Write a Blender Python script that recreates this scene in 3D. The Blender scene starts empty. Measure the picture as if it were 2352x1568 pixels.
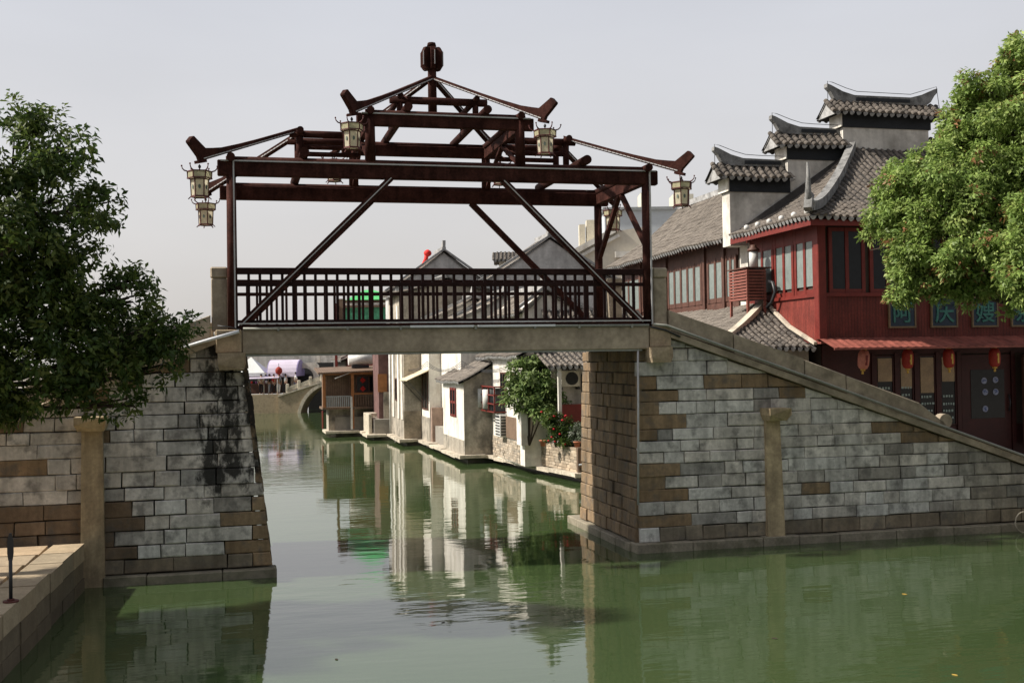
import bpy, math, random
import numpy as np
from mathutils import Vector, Matrix
rnd = random.Random(7)
nr = np.random.RandomState(11)
S = bpy.context.scene
COL = S.collection
# ------------------------------------------------------------------ camera
H = 4.27
PIT, ROL = 0.0162, -0.0161
cam_d = bpy.data.cameras.new('camera'); cam_d.lens = 2603.5/2352*36; cam_d.sensor_width = 36
cam_d.clip_end = 5000; cam_d.clip_start = 0.1
cam = bpy.data.objects.new('camera', cam_d); COL.objects.link(cam)
R0 = Vector((1, 0, 0)); U0 = Vector((0, -math.sin(PIT), math.cos(PIT))); F0 = Vector((0, math.cos(PIT), math.sin(PIT)))
xr = math.cos(ROL)*R0 + math.sin(ROL)*U0
yr = -math.sin(ROL)*R0 + math.cos(ROL)*U0
zr = -F0
m = Matrix((xr, yr, zr)).transposed().to_4x4(); m.translation = Vector((0, 0, H))
cam.matrix_world = m
S.camera = cam
# ------------------------------------------------------------------ world, sun, exposure
YA = 0.2392                                   # the bridge and the houses stand square to this direction
BU = Vector((math.cos(YA), math.sin(YA), 0)); BV = Vector((-math.sin(YA), math.cos(YA), 0))
SUN_EL = math.radians(43)
sh = (-BU*0.992 + BV*0.12).normalized()       # horizontal direction towards the sun
SUN_DIR = Vector((sh.x*math.cos(SUN_EL), sh.y*math.cos(SUN_EL), math.sin(SUN_EL)))
w = bpy.data.worlds.new('World'); S.world = w; w.use_nodes = True
nt = w.node_tree
for n in list(nt.nodes): nt.nodes.remove(n)
sky = nt.nodes.new('ShaderNodeTexSky'); sky.sky_type = 'NISHITA'; sky.sun_disc = False
sky.sun_elevation = SUN_EL; sky.sun_rotation = math.atan2(SUN_DIR.x, SUN_DIR.y)
sky.air_density = 1.0; sky.dust_density = 6.0; sky.ozone_density = 1.5
hs = nt.nodes.new('ShaderNodeHueSaturation'); hs.inputs['Saturation'].default_value = 0.4
hz = nt.nodes.new('ShaderNodeMix'); hz.data_type = 'RGBA'; hz.inputs['Factor'].default_value = 0.7
hz.inputs['B'].default_value = (5.75, 5.68, 5.72, 1)   # even high overcast haze
se = nt.nodes.new('ShaderNodeSeparateXYZ'); gc0 = nt.nodes.new('ShaderNodeTexCoord'); nt.links.new(gc0.outputs['Generated'], se.inputs[0])
el = nt.nodes.new('ShaderNodeMapRange'); el.inputs['From Min'].default_value = 0; el.inputs['From Max'].default_value = .33; nt.links.new(se.outputs['Z'], el.inputs['Value'])
hc = nt.nodes.new('ShaderNodeMix'); hc.data_type = 'RGBA'; hc.inputs['A'].default_value = (5.85, 5.55, 5.25, 1); hc.inputs['B'].default_value = (4.88, 5.0, 5.42, 1)
nt.links.new(el.outputs[0], hc.inputs['Factor']); nt.links.new(hc.outputs['Result'], hz.inputs['B'])   # haze: warm low down, cooler overhead
bg = nt.nodes.new('ShaderNodeBackground'); bg.inputs['Strength'].default_value = 0.12
wo = nt.nodes.new('ShaderNodeOutputWorld')
gc = nt.nodes.new('ShaderNodeTexCoord'); vd = nt.nodes.new('ShaderNodeVectorMath'); vd.operation = 'DOT_PRODUCT'
vd.inputs[1].default_value = Vector((-.42, .88, .22)).normalized()
gr = nt.nodes.new('ShaderNodeMapRange'); gr.interpolation_type = 'SMOOTHSTEP'; gr.inputs['From Min'].default_value = -.75; gr.inputs['From Max'].default_value = .62
gr.inputs['To Min'].default_value = .56; gr.inputs['To Max'].default_value = 1.0
gm = nt.nodes.new('ShaderNodeMix'); gm.data_type = 'RGBA'; gm.blend_type = 'MULTIPLY'; gm.inputs['Factor'].default_value = 1
nt.links.new(gc.outputs['Generated'], vd.inputs[0]); nt.links.new(vd.outputs['Value'], gr.inputs['Value'])
nt.links.new(hz.outputs['Result'], gm.inputs['A']); nt.links.new(gr.outputs[0], gm.inputs['B'])
nt.links.new(sky.outputs[0], hs.inputs['Color']); nt.links.new(hs.outputs[0], hz.inputs['A'])
cn = nt.nodes.new('ShaderNodeTexNoise'); cn.inputs['Scale'].default_value = 2.2; cn.inputs['Detail'].default_value = 5
cmp_ = nt.nodes.new('ShaderNodeMapping'); cmp_.inputs['Scale'].default_value = (1, 1, 3.2); nt.links.new(gc.outputs['Generated'], cmp_.inputs[0]); nt.links.new(cmp_.outputs[0], cn.inputs['Vector'])
cr_ = nt.nodes.new('ShaderNodeMapRange'); cr_.inputs['From Min'].default_value = .3; cr_.inputs['From Max'].default_value = .7; cr_.inputs['To Min'].default_value = .945; cr_.inputs['To Max'].default_value = 1.045
nt.links.new(cn.outputs['Fac'], cr_.inputs['Value'])
cm_ = nt.nodes.new('ShaderNodeMix'); cm_.data_type = 'RGBA'; cm_.blend_type = 'MULTIPLY'; cm_.inputs['Factor'].default_value = 1   # thin high cloud
nt.links.new(gm.outputs['Result'], cm_.inputs['A']); nt.links.new(cr_.outputs[0], cm_.inputs['B']); nt.links.new(cm_.outputs['Result'], bg.inputs['Color']); nt.links.new(bg.outputs[0], wo.inputs['Surface'])
sl = bpy.data.lights.new('sun', 'SUN'); sl.energy = 5.0; sl.angle = math.radians(1.6); sl.color = (1.0, 0.92, 0.80)
so = bpy.data.objects.new('sun', sl); COL.objects.link(so)
so.rotation_euler = (-SUN_DIR).to_track_quat('-Z', 'Y').to_euler(); so.location = (-60, 0, 60)
S.view_settings.view_transform = 'Standard'; S.view_settings.look = 'None'
S.view_settings.exposure = 0.36; S.view_settings.gamma = 1.0
S.cycles.max_bounces = 8; S.cycles.transparent_max_bounces = 8
S.cycles.caustics_reflective = False; S.cycles.caustics_refractive = False
# ------------------------------------------------------------------ materials
def mat(name, col, rough=.8, var=.25, scale=2.5, bump=.15, bscale=25, attr=False, streak=0.0, spec=.3,
        grime=None, metal=0.0, wave=None, trans=0.0, bdist=.02):
    mt = bpy.data.materials.new(name); mt.use_nodes = True
    t = mt.node_tree; b = t.nodes['Principled BSDF']; L = t.links.new
    b.inputs['Roughness'].default_value = rough; b.inputs['Metallic'].default_value = metal
    b.inputs['Specular IOR Level'].default_value = spec
    tc = t.nodes.new('ShaderNodeTexCoord')
    def noise(sc, det, st=None):
        nz = t.nodes.new('ShaderNodeTexNoise'); nz.inputs['Scale'].default_value = sc; nz.inputs['Detail'].default_value = det
        nz.inputs['Roughness'].default_value = .6
        if st:
            mp = t.nodes.new('ShaderNodeMapping'); mp.inputs['Scale'].default_value = st
            L(tc.outputs['Object'], mp.inputs['Vector']); L(mp.outputs[0], nz.inputs['Vector'])
        else: L(tc.outputs['Object'], nz.inputs['Vector'])
        return nz
    def rng(src, a, bb, lo=.3, hi=.7):
        r = t.nodes.new('ShaderNodeMapRange'); r.inputs['From Min'].default_value = lo; r.inputs['From Max'].default_value = hi
        r.inputs['To Min'].default_value = a; r.inputs['To Max'].default_value = bb; L(src, r.inputs['Value']); return r.outputs[0]
    def mul(a, bb):
        x = t.nodes.new('ShaderNodeMix'); x.data_type = 'RGBA'; x.blend_type = 'MULTIPLY'; x.inputs['Factor'].default_value = 1
        L(a, x.inputs['A']); L(bb, x.inputs['B']); return x.outputs['Result']
    if attr:
        a = t.nodes.new('ShaderNodeAttribute'); a.attribute_name = 'Col'; c = a.outputs['Color']
    else:
        a = t.nodes.new('ShaderNodeRGB'); a.outputs[0].default_value = (*col, 1); c = a.outputs[0]
    n1 = noise(scale, 6)
    if var:
        c = mul(c, rng(n1.outputs['Fac'], 1-var, 1+var*.7))
        n2 = noise(scale*7.3, 5); c = mul(c, rng(n2.outputs['Fac'], 1-var*.7, 1+var*.5))
    if streak:
        n3 = noise(1.0, 5, (scale*2.2, scale*2.2, scale*.22)); c = mul(c, rng(n3.outputs['Fac'], 1-streak, 1.08, .35, .62))
    if grime:
        gcol, amount, gs = grime
        n4 = noise(gs, 8); x = t.nodes.new('ShaderNodeMix'); x.data_type = 'RGBA'
        L(rng(n4.outputs['Fac'], 0, amount, .50, .66), x.inputs['Factor']); L(c, x.inputs['A']); x.inputs['B'].default_value = (*gcol, 1)
        c = x.outputs['Result']
    L(c, b.inputs['Base Color'])
    if bump:
        nb = noise(bscale, 6); bp = t.nodes.new('ShaderNodeBump'); bp.inputs['Strength'].default_value = bump
        bp.inputs['Distance'].default_value = bdist
        L(nb.outputs['Fac'], bp.inputs['Height'])
        if wave:                                  # (axis, scale): plank or sheet lines
            wv = t.nodes.new('ShaderNodeTexWave'); wv.bands_direction = wave[0]; wv.inputs['Scale'].default_value = wave[1]
            wv.wave_profile = 'SIN'; L(tc.outputs['Object'], wv.inputs['Vector'])
            b2 = t.nodes.new('ShaderNodeBump'); b2.inputs['Strength'].default_value = .5; b2.inputs['Distance'].default_value = .02
            L(rng(wv.outputs['Fac'], 0, 1, 0, .12), b2.inputs['Height']); L(bp.outputs[0], b2.inputs['Normal']); L(b2.outputs[0], b.inputs['Normal'])
            c2 = mul(c, rng(wv.outputs['Fac'], .35, 1, 0, .05)); L(c2, b.inputs['Base Color'])
        else: L(bp.outputs[0], b.inputs['Normal'])
    if trans:
        tr = t.nodes.new('ShaderNodeBsdfTranslucent'); L(c, tr.inputs['Color'])
        mx = t.nodes.new('ShaderNodeMixShader'); mx.inputs[0].default_value = trans
        L(b.outputs[0], mx.inputs[1]); L(tr.outputs[0], mx.inputs[2]); L(mx.outputs[0], t.nodes['Material Output'].inputs[0])
    return mt
M = {}
M['timber'] = mat('red_brown_timber', (.052, .020, .016), .8, .5, 3.5, .3, 60, spec=.06, streak=.3)
M['timber_dark'] = mat('dark_railing_timber', (.026, .011, .010), .7, .4, 4, .2, 60, spec=.12)
M['stone'] = mat('weathered_blocks', (1, 1, 1), .88, .24, 1.7, .5, 30, attr=True, grime=((.10, .097, .09), .62, 3.6), streak=.30)
M['granite'] = mat('brown_granite', (.375, .315, .24), .85, .3, 1.2, .4, 45, grime=((.09, .075, .055), .5, 1.4))
M['granite_l'] = mat('worn_granite', (.40, .32, .22), .85, .3, 2.5, .4, 40, grime=((.13, .10, .07), .6, 2.5))
M['tan'] = mat('tan_dressed_stone', (.47, .37, .235), .85, .25, 2.0, .35, 35, grime=((.16, .12, .08), .55, 1.8), streak=.3)
M['base'] = mat('damp_base_stone', (.27, .24, .185), .85, .3, 2.2, .4, 30, grime=((.09, .085, .05), .7, 2.0))
M['paving'] = mat('pale_paving', (.42, .34, .24), .85, .25, 1.5, .3, 40, grime=((.2, .15, .1), .5, 2))
M['mortar'] = mat('dark_joint', (.03, .028, .025), .95, .1, 3, 0)
M['led'] = mat('grey_led_tube', (.46, .46, .47), .4, .12, 6, 0, spec=.5)
M['pipe'] = mat('grey_green_conduit', (.27, .28, .25), .5, .2, 4, .1, 30)
M['whitepipe'] = mat('white_tube', (.72, .74, .78), .4, .1, 4, 0)
M['cream'] = mat('cream_lantern_glass', (.74, .69, .54), .45, .15, 9, 0, trans=.45)
M['green'] = mat('greenish_lantern_panel', (.52, .49, .32), .5, .2, 9, 0, trans=.3)
M['lframe'] = mat('dark_red_lantern_frame', (.10, .03, .028), .5, .2, 9, 0)
M['motif'] = mat('faded_motif', (.12, .15, .13), .6, .2, 9, 0)
M['tile'] = mat('grey_clay_tile', (.155, .135, .118), .9, .38, 2.2, .5, 22, grime=((.045, .042, .04), .7, 1.3))
M['tile_w'] = mat('weathered_brown_tile', (.185, .163, .142), .9, .35, 2.5, .5, 22, grime=((.08, .07, .062), .6, 2.2))
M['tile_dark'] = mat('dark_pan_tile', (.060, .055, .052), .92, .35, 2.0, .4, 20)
M['ridge'] = mat('grey_lime_ridge', (.36, .36, .36), .85, .3, 3, .3, 20, grime=((.07, .07, .07), .7, 2.5))
M['ridge_d'] = mat('sooty_grey_ridge', (.23, .23, .228), .9, .35, 3.5, .4, 20, grime=((.05, .05, .05), .75, 3))
M['slate'] = mat('blue_black_band', (.022, .025, .03), .7, .3, 2, .1, 20)
M['plaster'] = mat('aged_white_plaster', (.66, .63, .58), .9, .16, .9, .2, 14, grime=((.19, .17, .145), .55, 1.0), streak=.22)
M['plaster_w'] = mat('fresh_white_plaster', (.76, .73, .67), .9, .14, 1.1, .2, 12, grime=((.40, .35, .29), .6, 1.4), streak=.2)
M['plaster_g'] = mat('stained_grey_plaster', (.40, .36, .30), .9, .3, 1.3, .3, 10, grime=((.09, .085, .075), .8, 1.1), streak=.25)
M['gable'] = mat('grey_gable_render', (.52, .51, .50), .9, .2, 1.0, .2, 10, streak=.22, grime=((.25, .24, .235), .5, .8))
M['brick'] = mat('rough_brick_courses', (1, 1, 1), .9, .22, 3, .4, 25, attr=True)
M['red'] = mat('red_boards_shaded', (.135, .026, .019), .6, .3, 2, .1, 30, wave=('X', 3.2), streak=.25)  # front boards: shade put into a darker red
M['red_lit'] = mat('red_boards_sunlit', (.20, .038, .028), .6, .3, 2, .1, 30, wave=('Y', 3.2), streak=.25)  # same boards on the side: sunlight put into a brighter red
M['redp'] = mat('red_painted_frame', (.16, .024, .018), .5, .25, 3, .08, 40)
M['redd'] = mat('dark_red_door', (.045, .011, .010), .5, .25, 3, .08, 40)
M['redsheet'] = mat('red_corrugated_sheet', (.27, .085, .065), .6, .3, 1.6, .1, 30, streak=.3)
M['brownf'] = mat('brown_window_frame', (.10, .048, .036), .6, .3, 3, .1, 40)
M['glass'] = mat('pale_frosted_pane', (.20, .235, .225), .25, .16, 5, .1, 30, spec=.5)
M['glass_d'] = mat('dark_pane', (.012, .015, .018), .15, .3, 4, .04, 8, spec=.3)
M['glass_y'] = mat('yellow_pane_reflection', (.30, .21, .11), .3, .3, 3, .05, 8, spec=.5)  # colour of a painted window reflection
M['plaque'] = mat('blue_black_plaque', (.018, .035, .06), .45, .25, 5, .05, 30)
M['plaquef'] = mat('gilt_plaque_frame', (.17, .12, .065), .5, .2, 6, 0)
M['teal'] = mat('teal_lettering', (.045, .17, .145), .55, .3, 8, 0)
M['pale'] = mat('pale_lettering', (.30, .38, .36), .5, .2, 8, 0)
M['lantern'] = mat('red_paper_lantern', (.38, .05, .035), .6, .2, 5, 0, trans=.35)
M['lantern_f'] = mat('faded_paper_lantern', (.62, .26, .19), .6, .2, 5, 0, trans=.35)
M['gold'] = mat('yellow_tassel', (.5, .32, .07), .6, .2, 8, 0)
M['ac'] = mat('cream_metal_case', (.62, .58, .48), .5, .15, 3, .05, 20)
M['acd'] = mat('dark_grille_and_shade', (.03, .03, .03), .6, .2, 5, 0)
M['louver'] = mat('faded_red_slats', (.24, .085, .065), .6, .25, 3, .1, 40)
M['vent'] = mat('dull_white_enamel', (.62, .62, .60), .45, .2, 3, .05, 20)
M['wood'] = mat('weathered_brown_planks', (.17, .115, .08), .75, .3, 2, .2, 30, wave=('X', 2.4))
M['orange'] = mat('orange_varnished_wood', (.30, .125, .045), .5, .25, 3, .1, 40)
M['brickp'] = mat('pinkish_brick', (.32, .23, .185), .9, .3, 3, .3, 20)
M['brickd'] = mat('maroon_brick', (.15, .085, .08), .85, .3, 2, .2, 30)
M['redpaper'] = mat('red_paper', (.6, .03, .025), .7, .15, 6, 0)
M['grey'] = mat('grey_painted_rail', (.32, .34, .35), .6, .2, 4, .05, 30)
M['tent'] = mat('lilac_awning_cloth', (.62, .56, .68), .8, .1, 1, .1, 8, trans=.2)
M['tent_d'] = mat('violet_awning_end', (.27, .23, .42), .8, .1, 1, .1, 8)
M['cloth_w'] = mat('white_canopy_cloth', (.72, .74, .74), .8, .1, 1, .1, 8, trans=.2)
M['canvas'] = mat('cream_canvas_awning', (.72, .62, .45), .85, .15, 2, .1, 10, trans=.15)
M['greenroof'] = mat('bright_green_roof', (.10, .50, .17), .5, .2, 1.2, .1, 10)
M['greenglaze'] = mat('green_patterned_panel', (.10, .38, .22), .5, .5, 4, .05, 10)
M['office'] = mat('pale_blue_grey_cladding', (.50, .54, .58), .6, .08, .5, 0)
M['creamb'] = mat('cream_render', (.62, .57, .48), .85, .12, .6, .05, 6)
M['iron'] = mat('black_iron', (.02, .022, .026), .45, .3, 5, .1, 40, spec=.5)
M['rustbase'] = mat('rusty_base_plate', (.10, .03, .025), .7, .3, 6, .1, 40)
M['bark'] = mat('dark_bark', (.05, .038, .028), .9, .3, 4, .5, 20)
M['leaf'] = mat('camphor_leaf', (1, 1, 1), .5, .0, 3, 0, attr=True, spec=.3, trans=.38)
M['decal'] = mat('faded_blue_white_decal', (.27, .30, .42), .5, .4, 14, 0)
M['flower'] = mat('red_petals', (.5, .02, .03), .6, .2, 6, 0)
M['pot'] = mat('terracotta', (.42, .16, .09), .8, .2, 5, .1, 30)
M['planter'] = mat('brown_planter_boards', (.24, .13, .07), .75, .25, 3, .15, 30, wave=('X', 1.6))
M['earth'] = mat('grey_brown_ground', (.20, .18, .15), .95, .25, .6, .3, 6)
M['street'] = mat('street_slabs', (.27, .25, .22), .9, .2, .8, .3, 10)
M['ledge'] = mat('pale_ledge_stone', (.55, .49, .40), .85, .25, 2, .3, 30, grime=((.14, .13, .10), .6, 2.2))
M['skin'] = mat('skin', (.42, .26, .19), .6, .05, 5, 0)
M['hair'] = mat('black_hair', (.012, .01, .01), .5, 0, 5, 0)
M['shade_wall'] = mat('interior_shade_wall', (.07, .055, .045), .9, .2, 2, 0)  # shade put into the wall colour
for nm, c in dict(red=(.5, .03, .03), white=(.7, .7, .7), grey=(.25, .26, .3), black=(.02, .02, .025), blue=(.06, .1, .25), purple=(.22, .08, .2)).items():
    M['cl_'+nm] = mat('cloth_'+nm, c, .85, .1, 5, 0)
# black mould on the left pier's upper right part (an old stain with a shape of its own)
def stained(base):
    mt = base.copy(); mt.name = 'weathered_blocks_with_mould'
    t = mt.node_tree; b = t.nodes['Principled BSDF']; L = t.links.new
    src = b.inputs['Base Color'].links[0].from_socket
    tc = t.nodes.new('ShaderNodeTexCoord'); sp = t.nodes.new('ShaderNodeSeparateXYZ'); L(tc.outputs['Object'], sp.inputs[0])
    def rg(s, a, c, d, e):
        r = t.nodes.new('ShaderNodeMapRange'); r.inputs['From Min'].default_value = a; r.inputs['From Max'].default_value = c
        r.inputs['To Min'].default_value = d; r.inputs['To Max'].default_value = e; L(s, r.inputs['Value']); return r.outputs[0]
    def mt2(op, a, c):
        n = t.nodes.new('ShaderNodeMath'); n.operation = op
        for i, x in enumerate((a, c)):
            if isinstance(x, (int, float)): n.inputs[i].default_value = x
            else: L(x, n.inputs[i])
        return n.outputs[0]
    nz = t.nodes.new('ShaderNodeTexNoise'); nz.inputs['Scale'].default_value = 2.9; nz.inputs['Detail'].default_value = 10; nz.inputs['Roughness'].default_value = .68
    mp = t.nodes.new('ShaderNodeMapping'); mp.inputs['Scale'].default_value = (1, 1, .55); L(tc.outputs['Object'], mp.inputs[0]); L(mp.outputs[0], nz.inputs['Vector'])
    band = mt2('MULTIPLY', rg(sp.outputs['X'], -1.0, -.45, 0, 1), rg(sp.outputs['Z'], 1.2, 2.1, 0, 1))
    k = mt2('ADD', mt2('MULTIPLY', band, .215), nz.outputs['Fac'])
    fac = mt2('MULTIPLY', rg(k, .64, .74, 0, .93), rg(band, 0, .1, 0, 1))
    x = t.nodes.new('ShaderNodeMix'); x.data_type = 'RGBA'; L(fac, x.inputs['Factor']); L(src, x.inputs['A']); x.inputs['B'].default_value = (.012, .012, .011, 1)
    L(x.outputs['Result'], b.inputs['Base Color']); return mt
M['stone_l'] = stained(M['stone'])
def sc(c, a, b):
    k = rnd.uniform(a, b); w_ = rnd.uniform(-.03, .03); return (c[0]*k*(1+w_), c[1]*k, c[2]*k*(1-w_))
# ------------------------------------------------------------------ mesh builder
class MB:
    def __init__(s): s.v = []; s.f = []; s.c = []; s.sm = []; s.mi = []; s.col = (1, 1, 1); s.mat = 0
    def face(s, idx, smooth=False):
        s.f.append(tuple(idx)); s.c.append(s.col); s.sm.append(smooth); s.mi.append(s.mat)
    def add(s, pts):
        i = len(s.v); s.v.extend([tuple(p) for p in pts]); return i
    def poly(s, pts): i = s.add(pts); s.face(range(i, i+len(pts)))
    def box(s, x0, x1, y0, y1, z0, z1):
        i = s.add([(x0, y0, z0), (x1, y0, z0), (x1, y1, z0), (x0, y1, z0), (x0, y0, z1), (x1, y0, z1), (x1, y1, z1), (x0, y1, z1)])
        for q in ((0, 3, 2, 1), (4, 5, 6, 7), (0, 1, 5, 4), (1, 2, 6, 5), (2, 3, 7, 6), (3, 0, 4, 7)): s.face([i+k for k in q])
        return s
    def bbox(s, x0, x1, y0, y1, z0, z1, b=.012):
        # box with chamfered edges
        pts = []; 
        for sx in (0, 1):
            for sy in (0, 1):
                for sz in (0, 1):
                    X = (x0, x1)[sx]; Y = (y0, y1)[sy]; Z = (z0, z1)[sz]; dx = b*(1-2*sx); dy = b*(1-2*sy); dz = b*(1-2*sz)
                    pts += [(X, Y+dy, Z+dz), (X+dx, Y, Z+dz), (X+dx, Y+dy, Z)]
        i = s.add(pts); I = lambda a, b_, c, k: i+((a*2+b_)*2+c)*3+k
        for a in (0, 1):
            o = [(0, 0), (1, 0), (1, 1), (0, 1)]
            s.face([I(a, p, q, 0) for p, q in (o if a == 0 else o)][::(1 if a else -1)])
            s.face([I(p, a, q, 1) for p, q in o][::(-1 if a else 1)])
            s.face([I(p, q, a, 2) for p, q in o][::(1 if a else -1)])
        for p in (0, 1):
            for q in (0, 1):
                s.face([I(p, q, 0, 0), I(p, q, 1, 0), I(p, q, 1, 1), I(p, q, 0, 1)])
                s.face([I(p, 0, q, 0), I(p, 1, q, 0), I(p, 1, q, 2), I(p, 0, q, 2)])
                s.face([I(0, p, q, 1), I(1, p, q, 1), I(1, p, q, 2), I(0, p, q, 2)])
        for a in (0, 1):
            for p in (0, 1):
                for q in (0, 1): s.face([I(a, p, q, 0), I(a, p, q, 1), I(a, p, q, 2)])
        return s
    def bar(s, p, q, w, h, up=(0, 0, 1)):
        p = Vector(p); q = Vector(q); d = (q-p).normalized(); up = Vector(up)
        sd = d.cross(up)
        if sd.length < 1e-4: sd = d.cross(Vector((0, 1, 0)))
        sd.normalize(); u2 = sd.cross(d).normalized()
        o = [sd*w/2*a+u2*h/2*b for a, b in ((-1, -1), (1, -1), (1, 1), (-1, 1))]
        i = s.add([p+x for x in o]+[q+x for x in o])
        for k in range(4): s.face([i+k, i+(k+1) % 4, i+4+(k+1) % 4, i+4+k])
        s.face([i+3, i+2, i+1, i]); s.face([i+4, i+5, i+6, i+7]); return s
    def cyl(s, p, q, r0, r1=None, n=12, caps=True):
        r1 = r0 if r1 is None else r1
        p = Vector(p); q = Vector(q); d = (q-p).normalized()
        a = d.orthogonal().normalized() if abs(d.z) < .999 else Vector((1, 0, 0)); b = d.cross(a)
        i = s.add([p+(a*math.cos(2*math.pi*k/n)+b*math.sin(2*math.pi*k/n))*r0 for k in range(n)]+[q+(a*math.cos(2*math.pi*k/n)+b*math.sin(2*math.pi*k/n))*r1 for k in range(n)])
        for k in range(n): s.face([i+k, i+(k+1) % n, i+n+(k+1) % n, i+n+k], n > 6)
        if caps: s.face([i+k for k in range(n)][::-1]); s.face([i+n+k for k in range(n)])
        return s
    def tube(s, pts, r, n=8):
        pts = [Vector(p) for p in pts]; rr = r if isinstance(r, (list, tuple)) else [r]*len(pts)
        base = len(s.v); prev = None
        for j, p in enumerate(pts):
            d = (pts[min(j+1, len(pts)-1)]-pts[max(j-1, 0)]).normalized()
            a = (prev-d*prev.dot(d)).normalized() if prev is not None and (prev-d*prev.dot(d)).length > 1e-3 else d.orthogonal().normalized()
            prev = a; b = d.cross(a)
            s.add([p+(a*math.cos(2*math.pi*k/n)+b*math.sin(2*math.pi*k/n))*rr[j] for k in range(n)])
        for j in range(len(pts)-1):
            for k in range(n): s.face([base+j*n+k, base+j*n+(k+1) % n, base+(j+1)*n+(k+1) % n, base+(j+1)*n+k], True)
        s.face([base+k for k in range(n)][::-1]); s.face([base+(len(pts)-1)*n+k for k in range(n)]); return s
    def prism(s, pts, off):
        # pts: 3D polygon, off: extrusion vector
        n = len(pts); off = Vector(off); i = s.add(pts); s.add([Vector(p)+off for p in pts])
        s.face([i+k for k in range(n)]); s.face([i+n+k for k in range(n)][::-1])
        for k in range(n): s.face([i+(k+1) % n, i+k, i+n+k, i+n+(k+1) % n])
        return s
    def lathe(s, prof, c=(0, 0, 0), n=14):
        c = Vector(c); base = len(s.v)
        for r, z in prof: s.add([c+Vector((r*math.cos(2*math.pi*k/n), r*math.sin(2*math.pi*k/n), z)) for k in range(n)])
        for j in range(len(prof)-1):
            for k in range(n): s.face([base+j*n+k, base+j*n+(k+1) % n, base+(j+1)*n+(k+1) % n, base+(j+1)*n+k], n > 6)
        s.face([base+k for k in range(n)][::-1]); s.face([base+(len(prof)-1)*n+k for k in range(n)]); return s
    def build(s, name, mats, parent=None, fix=True):
        me = bpy.data.meshes.new(name); me.from_pydata(s.v, [], s.f)
        mats = mats if isinstance(mats, (list, tuple)) else [mats]
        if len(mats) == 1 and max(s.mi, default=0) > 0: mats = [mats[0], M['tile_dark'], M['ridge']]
        for mm in mats: me.materials.append(mm)
        me.polygons.foreach_set('material_index', s.mi); me.polygons.foreach_set('use_smooth', s.sm)
        if any(c != (1, 1, 1) for c in s.c):
            at = me.color_attributes.new('Col', 'FLOAT_COLOR', 'CORNER')
            a = np.ones((len(me.loops), 4), np.float32); tot = np.array([len(f) for f in s.f])
            a[:, :3] = np.repeat(np.array([c[:3] for c in s.c], np.float32), tot, axis=0); at.data.foreach_set('color', a.ravel())
        me.update()
        if fix:
            import bmesh
            bm = bmesh.new(); bm.from_mesh(me); bmesh.ops.recalc_face_normals(bm, faces=bm.faces); bm.to_mesh(me); bm.free()
        o = bpy.data.objects.new(name, me); COL.objects.link(o)
        if parent: o.parent = parent
        return o
def W(u, v, z=0): 
    p = Vector((-5.666, 23.022, 0))+BU*u+BV*v; return Vector((p.x, p.y, z))
def thing(name, label, cat, at=(0, 0, 0), rot=YA, group=None, world=False):
    o = bpy.data.objects.new(name, None); COL.objects.link(o); o.empty_display_size = .3
    o.location = Vector(at) if world else W(*at); o.rotation_euler = (0, 0, rot)
    o['label'] = label; o['category'] = cat
    if group: o['group'] = group
    return o
def part(mb, name, mats, parent, label=None):
    o = mb.build(name, mats, parent)
    if label: o['label'] = label
    return o
def struct(mb, name, mats, rot=None):
    o = mb.build(name, mats); o['kind'] = 'structure'
    if rot is not None: o.location = W(0, 0, 0); o.rotation_euler = (0, 0, rot)
    return o
def copy_thing(src, at, label, rot=None, name=None):
    r = src.copy(); COL.objects.link(r); r.location = W(*at); r['label'] = label
    if rot is not None: r.rotation_euler = (0, 0, rot)
    for ch in list(src.children):
        c = ch.copy(); COL.objects.link(c); c.parent = r
        for g in list(ch.children):
            d = g.copy(); COL.objects.link(d); d.parent = c
    return r
# ------------------------------------------------------------------ ground, water, banks (bridge frame u,v)
def uvslab(mb, pts, z0, z1): mb.prism([(p[0], p[1], z0) for p in pts], (0, 0, z1-z0))
wm = bpy.data.materials.new('green_canal_water'); wm.use_nodes = True
t = wm.node_tree; b = t.nodes['Principled BSDF']; b.inputs['Base Color'].default_value = (.060, .098, .030, 1)
b.inputs['Roughness'].default_value = .035; b.inputs['IOR'].default_value = 1.85; b.inputs['Specular IOR Level'].default_value = .5
tc = t.nodes.new('ShaderNodeTexCoord')
def wnoise(sc, st, det, rot=0):
    mp = t.nodes.new('ShaderNodeMapping'); mp.inputs['Scale'].default_value = st; mp.inputs['Rotation'].default_value = (0, 0, rot)
    nz = t.nodes.new('ShaderNodeTexNoise'); nz.inputs['Scale'].default_value = sc; nz.inputs['Detail'].default_value = det
    t.links.new(tc.outputs['Object'], mp.inputs[0]); t.links.new(mp.outputs[0], nz.inputs['Vector']); return nz
n1 = wnoise(1.0, (.55, 1.5, 1), 3); n2 = wnoise(1.0, (.10, .16, 1), 2, .4); n3 = wnoise(1, (.05, .07, 1), 3, 1)
mk = t.nodes.new('ShaderNodeMapRange'); mk.inputs['From Min'].default_value = .38; mk.inputs['From Max'].default_value = .62
mk.inputs['To Min'].default_value = .12; mk.inputs['To Max'].default_value = 1.0; t.links.new(n2.outputs['Fac'], mk.inputs['Value'])
n5 = wnoise(1.0, (1.9, 4.6, 1), 4, .15); ma = t.nodes.new('ShaderNodeMath'); ma.operation = 'MULTIPLY_ADD'; ma.inputs[1].default_value = .22; t.links.new(n5.outputs['Fac'], ma.inputs[0]); t.links.new(n1.outputs['Fac'], ma.inputs[2])
mm = t.nodes.new('ShaderNodeMath'); mm.operation = 'MULTIPLY'; t.links.new(ma.outputs[0], mm.inputs[0]); t.links.new(mk.outputs[0], mm.inputs[1])
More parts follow.
